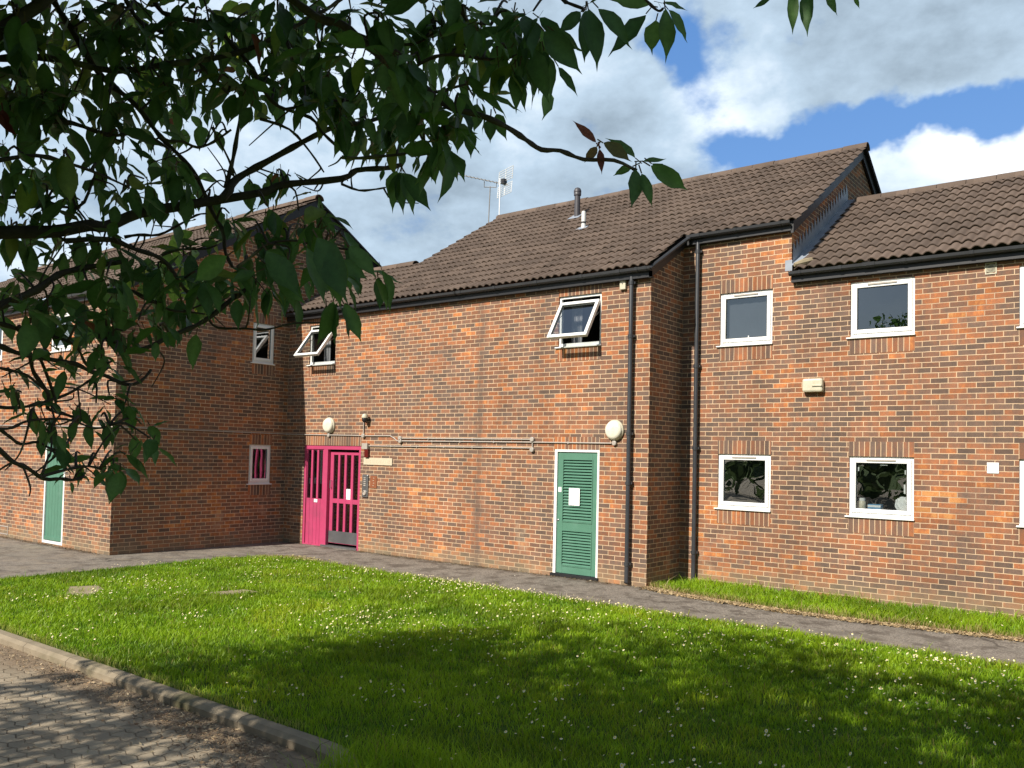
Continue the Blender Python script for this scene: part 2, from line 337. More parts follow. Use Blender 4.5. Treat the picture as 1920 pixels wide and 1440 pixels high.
# ------------------------------------------------------------------ roofs
def tiled_slope(x0, x1, y0, z0, t, slope_len_fn, up=1, name='roof', parent=None, gauge=.315, per=.15, start=lambda x: 0.):
    """rows of rolled tiles on the plane z = z0 + t*|y-y0|; slope_len_fn(x) -> run in y at that x"""
    ang = math.atan(t); ca, sa = math.cos(ang), math.sin(ang); V = []; Fc = []; UVs = []; step = per/10
    nx = int(round((x1-x0)/step)); xs = [x0+(x1-x0)*i/nx for i in range(nx+1)]
    prof = [.019*(1-math.cos(2*PI*((i/10)+.05*math.sin(2*PI*i/10)))) for i in range(10)]
    run_max = max(slope_len_fn(x) for x in xs); nr = int(math.ceil(run_max/ca/gauge))
    rnd = random.Random(3)
    for r in range(nr):
        base = len(V); jit = {}
        for i, x in enumerate(xs):
            lim = slope_len_fn(x)/ca
            st0 = start(x)/ca; s0 = max(min(r*gauge, lim), st0); s1 = max(min((r+1)*gauge+.03, lim), st0); s0j = s0
            k = i//20
            if k not in jit: jit[k] = (rnd.uniform(-.006, .006), rnd.uniform(-.004, .004))
            if st0 < s0 < lim: s0j = s0+jit[k][0]
            h = prof[i % 10]+jit[k][1]
            for s, lift in ((min(s0j+.12, s1), -.004), (s0j, .017), (s0j, .031), (s1, .0)):
                hh = lift+h; y = s*ca*up; z = s*sa; V.append((x, y0+y-up*sa*hh, z0+z+ca*hh)); UVs.append((x, r+(0. if s is not s1 else .45)))
        for i in range(len(xs)-1):
            if min(slope_len_fn(xs[i]), slope_len_fn(xs[i+1]))/ca <= r*gauge+1e-4 or max(start(xs[i]), start(xs[i+1]))/ca >= (r+1)*gauge: continue
            a = base+i*4; b2 = a+4
            for q in range(3): Fc.append((a+q, b2+q, b2+q+1, a+q+1))
    mb = MB(); mb.v = V; mb.f = Fc
    ob = mb.build(name, M_TILE, parent, smooth=True, recalc=False)
    L = ob.data.uv_layers.new(name='UVMap'); arr = np.array(UVs)[[lp.vertex_index for lp in ob.data.loops]].ravel(); L.data.foreach_set('uv', arr)
    ob.data.set_sharp_from_angle(angle=math.radians(50))
    return ob
def ridge_tiles(x0, x1, y, z, parent, name='ridge_tiles', k=8):
    mb = MB(); n = int(round((x1-x0)/.45)); rr = random.Random(5)
    for i in range(n):
        a, b = x0+(x1-x0)*i/n, x0+(x1-x0)*(i+1)/n-.008; dz = rr.uniform(-.008, .008); base = len(mb.v); R = .125
        for x in (a, b):
            for rad in (R, R-.02):
                for q in range(k+1): w = PI*q/k; mb.v.append((x, y+rad*math.cos(w)*1.05, z+dz-.055+rad*math.sin(w)))
        w = k+1
        for q in range(k):
            mb.f += [(base+q, base+q+1, base+2*w+q+1, base+2*w+q), (base+w+q, base+3*w+q, base+3*w+q+1, base+w+q+1), (base+q, base+w+q, base+w+q+1, base+q+1), (base+2*w+q, base+2*w+q+1, base+3*w+q+1, base+3*w+q)]
    return mb.build(name, M_TILE, parent, smooth=True, uv=lambda p: (p[0], .5))
def gutter(x0, x1, y, z, parent, joints, name='gutter'):
    """black square-line gutter, y is the fascia face, z the gutter's underside"""
    mb = MB(); sec = [(0, .062), (0, .004), (-.02, 0), (-.07, 0), (-.095, .022), (-.104, .062), (-.098, .062), (-.088, .026), (-.066, .008), (-.012, .01), (-.008, .062)]
    base = 0; n = len(sec)
    for x in (x0, x1): mb.v += [(x, y+a, z+b) for a, b in sec]
    for q in range(n): mb.f.append((q, (q+1) % n, n+(q+1) % n, n+q))
    mb.f += [tuple(range(n)), tuple(range(n, 2*n))]
    g = mb.build(name, M_BLACK, parent)
    for j, wd in joints:
        c = MB(); sec2 = [(a*1.06-.001, b*1.05-.004 if b < .05 else b+.004) for a, b in sec[:6]]+[(0.0, .068)]; m = len(sec2)
        for x in (j-wd/2, j+wd/2): c.v += [(x, y+a, z+b) for a, b in sec2]
        for q in range(m): c.f.append((q, (q+1) % m, m+(q+1) % m, m+q))
        c.f += [tuple(range(m)), tuple(range(m, 2*m))]; c.build('joint', M_BLACK, g)
    return g
def downpipe(parent, x, y, z0, z1, collars):
    p = MB(); p.tube([(x, y+.02, z1+.09), (x, y, z1), (x, y, z0+.02), (x, y-.012, z0)], .036, 16); o = p.build('downpipe', M_BLACK, parent, smooth=True)
    for z in collars:
        c = MB(); c.lathe((x, y, z-.035), (0, 0, 1), [(.0365, 0), (.043, .004), (.043, .062), (.0365, .066)], 16); c.box((x-.06, y+.01, z-.018), (x+.06, y+.075, z+.018)); c.build('collar', M_BLACK, o)
    return o

yC, xB, yA, T_ = 1.1185, -9.0114, -3.8908, .605
RY, RZ0 = 4.72, 5.035                        # ridge line of the main roof and its eave plane at y=-.13
zr = lambda y: RZ0+T_*(y+.13)
XG = 1.83                                    # gable face between the tall roof and the low one
# ================================================================== central block
mid = empty('brick_building', (-4., 2., 0.), 'long central brick block with pink entrance door and the tallest tiled roof', 'building', 'brick blocks of the terrace')
wm1, wm2 = (-8.31, -7.46, 3.845, 4.72), (-1.757, -.91, 3.845, 4.72); PD = (-8.38, -6.59, .0, 2.131); GD = (-1.779, -.892, .02, 2.133)
w1, w3 = (.66, 1.535, 3.848, 4.72), (.66, 1.535, 1.226, 2.116)
fwl = MB(); wall(fwl, TY(0), xB, 0., -.2, 5.10, [wm1, wm2, PD, GD]); lab(fwl.build('front_wall', M_BRICK, mid, uv=UVX), 'sunlit brown brick wall between the shadowed corner and the first drainpipe')
q = MB(); q.quad((0, 0, -.2), (0, yC, -.2), (0, yC, zr(yC)-.02), (0, 0, zr(0)-.03)); q.build('return_wall', M_BRICK, mid, uv=UVY)
q = MB(); wall(q, TY(yC), 0., XG, -.2, 5.78, [w1, w3]); q.build('recessed_wall', M_BRICK, mid, uv=UVX)
q = MB(); q.quad((XG, yC, 4.75), (XG, yC+.001, 5.78), (XG, RY, zr(RY)-.04), (XG, 2*RY+.2, zr(yC)-.3), (XG, 2*RY, 4.6)); q.build('gable_wall', M_BRICK, mid, uv=UVY)
# roof
XL2, XLO, YLO = -6.87, xB+.02, 1.86
def run(x):
    y0 = -.13
    if x < XL2: return YLO-y0
    return RY-y0
def run_full(x): return RY+.13
e = yC-.16
rf = tiled_slope(XLO, XG+.13, -.17, RZ0-.02, T_, lambda x: run(x)+.04, parent=mid, start=lambda x: 0. if x < .095 else e+.17)
bk = MB(); bk.quad((XL2, RY, zr(RY)-.02), (XG+.13, RY, zr(RY)-.02), (XG+.13, 2*RY+.3, RZ0-.1), (XL2, 2*RY+.3, RZ0-.1)); bk.quad((XLO, YLO, zr(YLO)-.02), (XL2, YLO, zr(YLO)-.02), (XL2, 3.9, 5.0), (XLO, 3.9, 5.0)); bk.build('rear_roof', M_TILE, mid, uv=lambda p: (p[0], p[1]*3))
q = MB(); q.quad((XL2+.02, YLO-.5, zr(YLO-.5)-.06), (XL2+.02, RY, zr(RY)-.06), (XL2+.02, 2*RY, 4.8), (XL2+.02, YLO, 4.8)); q.build('rear_gable', M_BRICK, mid, uv=UVY)
ridge_tiles(XL2-.06, XG+.15, RY, zr(RY)+.01, rf); ridge_tiles(XLO, XL2-.1, YLO, zr(YLO)+.03, rf)
# fascias, verges, soffits
fa = MB(); fa.box((XLO, -.10, 4.855), (.06, -.075, 5.03)); fa.box((XLO, -.075, 4.855), (.06, .0-.002, 4.872)); fa.build('fascia', M_FASCIA, mid)
fa = MB(); fa.box((.062, yC-.10, 5.575), (XG+.03, yC-.075, 5.74)); fa.box((.062, yC-.075, 5.575), (XG+.03, yC-.002, 5.592)); fa.build('fascia', M_FASCIA, mid)
def verge(x0, x1, ya, yb, zf, th=.17, name='bargeboard', parent=None, dz=-.005):
    m = MB()
    for x in (x0, x1): m.v += [(x, ya, zf(ya)+dz-th), (x, ya, zf(ya)+dz), (x, yb, zf(yb)+dz), (x, yb, zf(yb)+dz-th)]
    m.f += [(0, 1, 2, 3), (4, 5, 6, 7), (0, 1, 5, 4), (1, 2, 6, 5), (2, 3, 7, 6), (3, 0, 4, 7)]; return m.build(name, M_FASCIA, parent)
verge(.012, .06, -.10, yC-.1, zr, .2, parent=mid); verge(XG+.02, XG+.06, yC-.1, RY, zr, .19, parent=mid)
verge(XG+.02, XG+.06, RY, 2*RY+.2, lambda y: 2*zr(RY)-zr(y), .21, parent=mid)
verge(XG+.062, XG+.115, RY+.02, 2*RY+.2, lambda y: 2*zr(RY)-zr(y)+.0, .05, parent=mid, name='verge_strip'); verge(XL2-.04, XL2, YLO, RY, zr, .12, parent=mid)
gutter(XLO, .075, -.10, 4.945, mid, [(-.02, .07), (-.17, .05), (-.5, .08)] + [(-1.2+.0-.92*i, .055) for i in range(9)] + [(-3.9, .16)])
gutter(.13, XG+.03, yC-.10, 5.655, mid, [(.3, .14), (.98, .04), (1.7, .03)])
q = MB(); q.tube([(.05, -.15, 4.975), (.10, -.06, 5.06), (.12, yC-.22, 5.62), (.2, yC-.15, 5.69)], .032, 8); q.build('gutter_offset', M_BLACK, mid, smooth=True)
downpipe(mid, -.31, -.075, .05, 4.93, [3.95, 2.40, 1.62, 4.80, .35]); downpipe(mid, .29, yC-.075, .03, 5.64, [5.45, 3.55, 2.2, .5])
# windows
window(mid, TY(0), *wm1, open_ang=math.radians(37), back=(M_NET, -8.25, -8.02, .35)); window(mid, TY(0), *wm2, open_ang=math.radians(31.5), back=(M_NET, -1.72, -1.50, .35), lintel_h=.13)
window(mid, TY(yC), *w1, back=(M_NETG, .40, 1.74, .115)); window(mid, TY(yC), *w3)
sb = MB(); sb.box((1.13, -.03, 3.955), (1.145, -.024, 4.01), TY(yC)); sb.build('pane_label', M_PAPER, mid)
# rooms behind the openings
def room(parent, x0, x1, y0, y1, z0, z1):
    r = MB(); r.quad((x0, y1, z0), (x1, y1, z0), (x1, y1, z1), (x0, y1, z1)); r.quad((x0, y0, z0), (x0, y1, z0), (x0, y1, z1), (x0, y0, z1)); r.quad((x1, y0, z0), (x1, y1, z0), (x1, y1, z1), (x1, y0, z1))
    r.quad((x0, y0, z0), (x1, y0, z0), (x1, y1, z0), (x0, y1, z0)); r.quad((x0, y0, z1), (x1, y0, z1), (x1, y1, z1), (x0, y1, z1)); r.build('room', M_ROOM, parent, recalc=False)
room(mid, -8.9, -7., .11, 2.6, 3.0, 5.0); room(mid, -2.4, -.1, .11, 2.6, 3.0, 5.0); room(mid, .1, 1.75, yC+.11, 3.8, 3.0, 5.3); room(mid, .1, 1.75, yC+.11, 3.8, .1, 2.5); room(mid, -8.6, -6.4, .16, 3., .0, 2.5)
# lintel over the pink door and green door
for nm, (a, b) in (('door_lintel', (PD[0], PD[1])), ('door_lintel', (GD[0], GD[1]))):
    c = MB(); c.box((a-.01, -.06, 2.134), (b+.01, .0025, 2.345), TY(0)); c.build(nm, M_SOLD, mid, uv=lambda p: (p[2]-2.134+.006, p[0]+p[1]))
# pink entrance
T0 = TY(0); px = lambda x: -8.38+(x-160)*.003284; pz = lambda y: 2.131-(y-285)*.0022
ed = MB(); ed.box((px(160), -.09, .0), (px(180), -.01, 2.131), T0); ed.box((px(686), -.09, .0), (px(705), -.01, 2.131), T0); ed.box((px(180), -.09, pz(322)), (px(686), -.01, 2.131), T0); ed.box((px(352), -.09, .03), (px(392), -.01, pz(322)), T0)
ed.box((px(180), -.09, 0), (px(352), -.01, .03), T0)
ent = ed.build('entrance_door', M_PINK, mid, bevel=.004); lab(ent, 'magenta pink slatted entrance door with fixed side panel')
sp = MB(); sl = [(185, 222), (240, 280), (297, 337)]; zt, zb = pz(330), pz(800)
xs_ = [180]+[q for s in sl for q in s]+[352]
for i in range(0, len(xs_), 2): sp.box((px(xs_[i]), -.075, zb), (px(xs_[i+1]), -.03, zt), T0)
sp.box((px(180), -.075, zt), (px(352), -.03, pz(322)), T0)
pk = [180, 216, 252, 288, 320, 352]
for i in range(5): sp.box((px(pk[i])+.003, -.075, .03), (px(pk[i+1])-.003, -.035, zb), T0)
sp.build('side_panel', M_PINK, ent, bevel=.002)
dl = MB(); sl = [(425, 467), (485, 528), (548, 590), (612, 658)]; D0, D1 = 394, 684; dd = (-.125, -.085)
xs_ = [D0]+[q for s in sl for q in s]+[D1]
for i in range(0, len(xs_), 2): dl.box((px(xs_[i]), dd[0], .09), (px(xs_[i+1]), dd[1], pz(342)), T0)
for y0_, y1_ in ((342, 372), (790, 832), (1106, 1222)):
    for a, b in sl: dl.box((px(a), dd[0]+.001, pz(y1_) if y1_ < 1200 else .09), (px(b), dd[1]-.001, pz(y0_)), T0)
leaf = dl.build('door_leaf', M_PINK, ent, bevel=.002)
g = MB(); g.quad(T0(px(D0), -.11, .1), T0(px(D1), -.11, .1), T0(px(D1), -.11, pz(342)), T0(px(D0), -.11, pz(342))); g.quad(T0(px(180), -.055, zb), T0(px(352), -.055, zb), T0(px(352), -.055, zt), T0(px(180), -.055, zt)); g.build('glazing', M_GLASS, ent)
k = MB(); k.box((px(D0)+.004, dd[1]-.001, .10), (px(D1)-.02, dd[1]+.005, .345), T0); k.build('kick_plate', M_KICK, ent)
k = MB(); k.box((px(350), -.1, -.02), (px(690), .012, .045), T0); k.build('threshold', M_STEEL, ent)
k = MB(); k.box((px(550), dd[1]-.012, pz(797)), (px(588), dd[1]-.008, pz(692)), T0); k.build('notice', M_PAPER, ent)
k = MB(); k.box((px(262), -.029, pz(836)), (px(295), -.026, pz(806)), T0); k.build('number_tag', M_PAPER, ent)
k = MB(); k.tube([T0(px(412), -.085, pz(690)), T0(px(412), -.04, pz(690)), T0(px(412), -.04, pz(620)), T0(px(412), -.085, pz(620))], .009, 8); k.build('handle', M_STEEL, ent)
for z in (.35, 1.1, 1.85): k = MB(); k.tube([T0(px(D1), dd[1]-.004, z-.05), T0(px(D1), dd[1]-.004, z+.05)], .009, 8); k.build('hinge', M_STEEL, ent)
# green louvred door
gx = lambda x: -1.779+(x-172)*.0025; gz = lambda y: 2.133-(y-265)*.00213
gf = MB(); gf.box((GD[0], -.09, .06), (gx(194), .004, GD[3]), T0); gf.box((gx(511), -.09, .06), (GD[1], .004, GD[3]), T0); gf.box((gx(194), -.09, gz(284)), (gx(511), .004, GD[3]), T0)
gd = gf.build('louvred_door', M_WHITE, mid, bevel=.004); lab(gd, 'green louvred plant room door in a white frame')
gl_ = MB(); L0, L1, A0, A1 = gx(240), gx(468), gx(196), gx(509)
gl_.box((A0, -.075, .07), (L0, -.02, gz(287)), T0); gl_.box((L1, -.075, .07), (A1, -.02, gz(287)), T0)
for a, b in ((287, 345), (828, 902), (1172, 1260)): gl_.box((L0, -.075, max(gz(b), .07)), (L1, -.02, gz(a)), T0)
lf = gl_.build('door_leaf', M_GREEN, gd, bevel=.003)
lv = MB()
for za, zb_ in ((gz(345), gz(828)), (gz(902), gz(1172))):
    nn = int(round((za-zb_)/.0485)); st = (za-zb_)/nn
    for i in range(nn):
        z = za-(i+1)*st+.004; j = len(lv.v)
        for a in (L0, L1): lv.v += [T0(a, -.062, z+st*.95), T0(a, -.016, z+.006), T0(a, -.016, z), T0(a, -.062, z+st*.95-.008)]
        lv.f += [(j, j+1, j+5, j+4), (j+1, j+2, j+6, j+5), (j+2, j+3, j+7, j+6), (j+3, j, j+4, j+7), (j, j+1, j+2, j+3), (j+4, j+5, j+6, j+7)]
lv.build('louvres', M_GREEN, gd)
bt = MB()
for a, b in ((345, 828), (902, 1172)): frame_bars(bt, T0, L0-.012, L1+.012, gz(b)-.012, gz(a)+.012, .013, -.02, -.010)
bt.build('louvre_beading', M_GREEN, gd)
k = MB(); k.quad(T0(A0, -.085, .07), T0(A1, -.085, .07), T0(A1, -.085, 2.1), T0(A0, -.085, 2.1)); k.build('backing', M_FASCIA, gd)
k = MB(); k.box((GD[0]-.035, -.07, .01), (GD[1]+.02, .03, .062), T0); k.build('threshold', M_FASCIA, gd)
k = MB(); k.box((gx(291), -.009, gz(700)), (gx(376), -.005, gz(566)), T0); k.box((gx(291), -.004, gz(575)), (gx(310), -.003, gz(570)), T0); k.build('notice', M_PAPER, gd)
k = MB(); k.box((gx(203), -.019, gz(600)), (gx(227), -.014, gz(562)), T0); k.build('door_tag', M_PAPER, gd)
k = MB(); k.lathe(T0(gx(204), -.02, gz(822)), (0, -1, 0), [(.018, 0), (.018, .008), (.008, .012)], 14); k.build('lock', M_STEEL, gd)
# stepped lead flashing against the gable
tC = .605; zc = lambda y: 4.945+tC*(y-(yC-.13))
fl = MB(); j = 0; ys = np.linspace(yC+.02, 3.93, 21)
for i in range(20):
    a, b = ys[i], ys[i+1]; top = .30; rr_ = random.uniform(-.015, .02)
    fl.quad((XG+.012, a, zc(a)+.02), (XG+.012, b, zc(b)+.02), (XG+.012, b, zc(b)+top-.10), (XG+.012, a+.02, zc(b)+top+.02+rr_), (XG+.012, a, zc(a)+top-.10))
fl.quad((XG+.013, yC-.06, zc(yC-.06)+.055), (XG+.16, yC-.06, zc(yC-.06)+.05), (XG+.16, 3.93, zc(3.93)+.05), (XG+.013, 3.93, zc(3.93)+.055)); fl.build('lead_flashing', M_LEAD, mid, recalc=False)
k = MB(); k.box((XG-.10, .0, 4.97), (XG+.01, .004, 5.14), TY(yC)); k.build('flashing_end', M_LEAD, mid)
# flues
f1 = MB(); f1.lathe((-3.658, 3.351, 7.0), (0, 0, 1), [(.062, 0), (.062, .64), (.078, .645), (.082, .70), (.075, .71), (.082, .715), (.082, .75), (.06, .80), (.02, .82)], 20); fo = f1.build('flue_pipe', M_FLUE, mid, smooth=True); lab(fo, 'dark domed flue pipe on the main roof')
k = MB(); k.box((-3.80, -.13, -.0), (-3.52, .12, .008), lambda a, d, z: (a, 3.30+d*.856-z*.517, 7.14+d*.517+z*.856+.035)); k.build('flashing', M_LEAD, fo)
f2 = MB(); f2.lathe((-2.846, 2.372, 6.5), (0, 0, 1), [(.046, 0), (.046, .40), (.04, .43), (.015, .445)], 18); f2o = f2.build('flue_pipe', M_PVCW, mid, smooth=True); lab(f2o, 'short white flue pipe with a black band')
k = MB(); k.lathe((-2.846, 2.372, 6.69), (0, 0, 1), [(.048, 0), (.048, .035)], 18); k.build('clip', M_BLACK, f2o)
k = MB(); k.box((-2.96, -.09, 0), (-2.74, .08, .008), lambda a, d, z: (a, 2.33+d*.856-z*.517, 6.555+d*.517+z*.856+.035)); k.build('flashing', M_LEAD, f2o)

# ================================================================== right block
rb = empty('brick_building', (4.5, 2.5, 0.), 'lower roofed brick block at the right end beyond the lead flashing', 'building', 'brick blocks of the terrace')
w2, w4 = (2.716, 3.602, 3.85, 4.69), (2.716, 3.602, 1.226, 2.116); w5, w6 = (4.885, 6.1, 3.85, 4.69), (4.885, 6.1, 1.226, 2.116)
q = MB(); wall(q, TY(yC), XG, 9.5, -.2, 4.95, [w2, w4, w5, w6]); q.build('front_wall', M_BRICK, rb, uv=UVX)
tiled_slope(XG+.10, 9.6, yC-.17, 4.925, tC, lambda x: 3.90-(yC-.17), parent=rb)
k = MB(); k.quad((XG+.05, 3.9, zc(3.9)-.02), (9.6, 3.9, zc(3.9)-.02), (9.6, 7., 4.9), (XG+.05, 7., 4.9)); k.build('rear_roof', M_TILE, rb, uv=lambda p: (p[0], p[1]*3))
rt_ = ridge_tiles(XG+.17, 9.6, 3.9, zc(3.9)+.01, rb)
fa = MB(); fa.box((XG+.03, yC-.10, 4.765), (9.6, yC-.075, 4.93)); fa.box((XG+.03, yC-.075, 4.765), (9.6, yC-.002, 4.782)); fa.build('fascia', M_FASCIA, rb)
gutter(XG+.02, 9.6, yC-.10, 4.855, rb, [(2.02, .03), (2.62, .05), (3.02, .17), (3.5, .05), (4.35, .05), (5.0, .05)])
k = MB(); k.tube([(1.93, yC-.16, 5.02), (2.03, yC-.05, 5.06), (2.1, yC+.12, 5.12)], [.03, .06, .05], 8); k.build('mortar_fillet', M_CONC, rb, smooth=True)
window(rb, TY(yC), *w2, soldier=(False, True)); ww = window(rb, TY(yC), *w4)
for wq in (w5, w6):
    wo = window(rb, TY(yC), *wq, soldier=(False, True) if wq is w5 else (True, True), vent=False, leftsill=.03)
    k = MB(); k.box((wq[0]+.33, -.07, wq[2]+.06), (wq[0]+.40, -.006, wq[3]-.04), TY(yC)); k.box((wq[0]+.04, -.07, (wq[2]+wq[3])/2), (wq[0]+.33, -.006, (wq[2]+wq[3])/2+.06), TY(yC)); k.build('mullion', M_WHITE, wo)
for (a, z, l, h) in ((3.14, 2.0, .10, .018), (2.83, 1.93, .018, .06), (2.80, 1.72, .02, .15), (3.47, 1.90, .018, .06), (3.46, 1.66, .022, .13)):
    k = MB(); k.box((a, -.047, z-h/2), (a+l, -.045, z+h/2), TY(yC)); k.build('tape_strip', M_PAPER, ww)
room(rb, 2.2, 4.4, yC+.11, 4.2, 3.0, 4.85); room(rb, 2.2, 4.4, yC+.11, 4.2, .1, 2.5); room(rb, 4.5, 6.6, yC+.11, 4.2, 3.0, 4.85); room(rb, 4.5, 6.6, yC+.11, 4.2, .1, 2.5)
v1 = MB(); frame_bars(v1, TY(yC), 4.486, 4.623, 4.609, 4.763, .012, -.01, .012); vo = v1.build('air_vent', M_CREAM, rb); k = MB(); k.lathe((4.5545, yC+.004, 4.686), (0, -1, 0), [(.06, -.004), (.06, .004), (.05, .01), (.045, .004)], 22)
for i in range(7): k.box((4.50, .006, 4.64+i*.0145), (4.61, .010, 4.646+i*.0145), TY(yC))
k.build('grille', M_CREAM, vo)
v2 = MB()
for i in range(4): v2.box((4.514, -.01, 1.925+i*.036), (4.653, .012+.004*(i % 2), 1.957+i*.036), TY(yC))
v2.box((4.514, -.01, 1.92), (4.653, .008, 2.065), TY(yC)); v2.build('air_vent', M_PAPER, rb)

# ================================================================== left block
lb = empty('brick_building', (-12., -1., 0.), 'gable ended brick block on the left with a wide shadowed side wall', 'building', 'brick blocks of the terrace')
AY, ZE, tA = .62, 5.02, .585            # ridge, eave height, pitch
za = lambda y: ZE+tA*(y-(yA-.13)) if y <= AY else ZE+tA*(AY-(yA-.13))-tA*(y-AY)
wb1, wb2 = (-.948, -.392, 3.854, 4.728), (-.948, -.392, 1.266, 2.119)
q = MB(); wall(q, TX(xB), yA, .0, -.2, 4.93, [wb1, wb2])
q.quad((xB, yA, 4.93), (xB, 0., 4.93), (xB, 0., za(yA)-.03)) ; q.v[-1] = (xB, yA, za(yA)-.03)
q.quad((xB, yA, za(yA)-.03), (xB, 0., 4.93), (xB, 0, za(0)-.03)); q.quad((xB, 0., 4.6), (xB, 2*AY-yA, 4.6), (xB, 2*AY-yA, za(2*AY-yA)-.03), (xB, AY, za(AY)-.03), (xB, 0, za(0)-.03))
lab(q.build('gable_wall', M_BRICK, lb, uv=UVY), 'wide brick side wall in shadow')
wa1, wa2, DA, wa3 = (-11.73, -10.84, 3.90, 4.70), (-14.9, -14.06, 3.85, 4.72), (-11.75, -10.87, .02, 2.131), (-14.9, -14.06, 1.226, 2.116)
q = MB(); wall(q, TY(yA), -24., xB, -.2, 5.0, [wa1, wa2, DA, wa3]); q.build('front_wall', M_BRICK, lb, uv=UVX)
r1 = tiled_slope(-24., xB+.12, yA-.17, ZE-.04, tA, lambda x: AY-(yA-.17), parent=lb)
k = MB(); k.quad((-24, AY, za(AY)-.02), (xB+.12, AY, za(AY)-.02), (xB+.12, 2*AY-yA+.15, za(2*AY-yA+.15)), (-24, 2*AY-yA+.15, za(2*AY-yA+.15))); k.build('rear_roof', M_TILE, lb, uv=lambda p: (p[0], p[1]*3))
ridge_tiles(-24., xB+.13, AY, za(AY)+.05, r1)
verge(xB+.015, xB+.06, yA-.12, AY, za, .2, parent=lb); verge(xB+.015, xB+.06, AY, 2*AY-yA+.1, za, .2, parent=lb)
verge(xB+.062, xB+.12, AY+.03, 2*AY-yA+.1, za, .045, parent=lb, name='verge_strip', dz=.01)
fa = MB(); fa.box((-24, yA-.10, 4.82), (xB+.05, yA-.075, 5.0)); fa.box((-24, yA-.075, 4.82), (xB+.05, yA-.002, 4.837)); fa.build('fascia', M_FASCIA, lb)
gutter(-24, xB+.07, yA-.10, 4.90, lb, [(-9.4, .05), (-10.5, .05), (-11.6, .05), (-12.7, .05)])
window(lb, TX(xB), *wb1, uvS=UVSY, vent=False, back=(M_NETG, -.95, -.7, .4)); window(lb, TX(xB), *wb2, uvS=UVSY, vent=False)
window(lb, TY(yA), *wa1, back=(M_NET, -11.73, -10.84, .12), lintel_h=.10); window(lb, TY(yA), *wa2, lintel_h=.1); window(lb, TY(yA), *wa3)
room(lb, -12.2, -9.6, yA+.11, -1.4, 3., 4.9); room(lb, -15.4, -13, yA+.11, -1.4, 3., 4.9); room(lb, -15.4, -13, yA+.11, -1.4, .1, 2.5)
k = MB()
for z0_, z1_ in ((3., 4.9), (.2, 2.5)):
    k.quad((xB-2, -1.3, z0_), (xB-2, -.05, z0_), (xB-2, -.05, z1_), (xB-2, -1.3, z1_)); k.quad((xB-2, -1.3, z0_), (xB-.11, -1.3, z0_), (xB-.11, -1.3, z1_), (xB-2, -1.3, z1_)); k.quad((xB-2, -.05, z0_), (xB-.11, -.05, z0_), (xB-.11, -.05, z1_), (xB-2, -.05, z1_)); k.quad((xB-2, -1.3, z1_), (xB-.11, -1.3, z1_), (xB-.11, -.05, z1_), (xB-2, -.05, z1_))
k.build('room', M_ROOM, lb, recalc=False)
TA = TY(yA); k = MB(); frame_bars(k, TA, DA[0], DA[1], .03, DA[3], .055, -.09, .004); sd = k.build('store_door', M_WHITE, lb, bevel=.004); lab(sd, 'plain green store door in white frame')
k = MB(); e0, e1 = DA[0]+.057, DA[1]-.057
for i in range(6): k.box((e0+(e1-e0)*i/6+.002, -.07, .09), (e0+(e1-e0)*(i+1)/6-.002, -.028, 2.07), TA)
k.box((e0, -.028, .10), (e1, -.006, .17), TA); k.build('door_leaf', M_GREEN, sd, bevel=.003)
k = MB(); frame_bars(k, TA, -13.80, -13.36, .06, .24, .02, -.02, .01)
for i in range(6): k.box((-13.78, -.03, .085+i*.024), (-13.38, -.005, .1+i*.024), TA)
k.build('air_vent', M_GREY, lb)

# ================================================================== fixtures on the walls
def wall_light(x, z, label):
    e = empty('wall_light', (x, 0, z), label, 'wall light', 'round wall lights')
    b = MB(); b.lathe((x, -.001, z), (0, -1, 0), [(.165, 0), (.168, .035), (.155, .05)], 32); b.build('base', M_CREAM, e, smooth=True)
    l = MB(); l.lathe((x, -.05, z), (0, -1, 0), [(.152, 0), (.15, .02), (.135, .042), (.10, .056), (.04, .062), (.01, .063)], 32); l.build('lens', M_LENS, e, smooth=True)
    k = MB(); k.lathe((x+.0, -.005, z-.205), (0, -1, 0), [(.04, 0), (.04, .04), (.03, .045)], 16); k.build('junction_box', M_GREY, e); return e
wall_light(-7.561, 2.555, 'round cream wall light above the pink entrance door'); wall_light(-.603, 2.455, 'round cream wall light beside the drainpipe above the green louvred door')
def conduit(name, runs, label, boxes=(), clips=(), r=.011, group=None):
    a = MB()
    for p in runs: a.tube(p, r, 8)
    o = a.build(name, M_GREY, None, smooth=True); tag(o, label, 'conduit', group)
    for (x, y, z) in boxes:
        b = MB(); b.lathe((x, y, z), (0, -1, 0), [(.042, 0), (.042, .045), (.034, .05)], 16); b.build('junction_box', M_GREY, o)
    if clips:
        b = MB()
        for (x, y, z) in clips: b.box((x-.012, y-.028, z-.018), (x+.012, y, z+.018))
        b.build('clips', M_GREY, o)
    return o
G = 'cable conduits on the brickwork'
conduit('cable_conduit', [[(xB+.02, -.022, 2.367), (-6.5, -.022, 2.343), (-5.73, -.022, 2.345), (-5.62, -.022, 2.30), (-5.53, -.022, 2.245), (-2.2, -.022, 2.249), (-.66, -.022, 2.246)]], 'longest thin conduit from the shadowed corner to the right wall light', [(-6.5, -.002, 2.343), (-5.44, -.002, 2.245)], [(-4.6, 0, 2.246), (-3.9, 0, 2.246), (-3.1, 0, 2.248), (-1.5, 0, 2.248)], group=G)
conduit('cable_conduit', [[(-5.47, -.022, 2.298), (-2.24, -.022, 2.297)]], 'short conduit with round boxes just above the longest conduit', [(-5.45, -.002, 2.298), (-2.24, -.002, 2.297)], [(-4.7, 0, 2.298), (-3.6, 0, 2.298)], group=G)
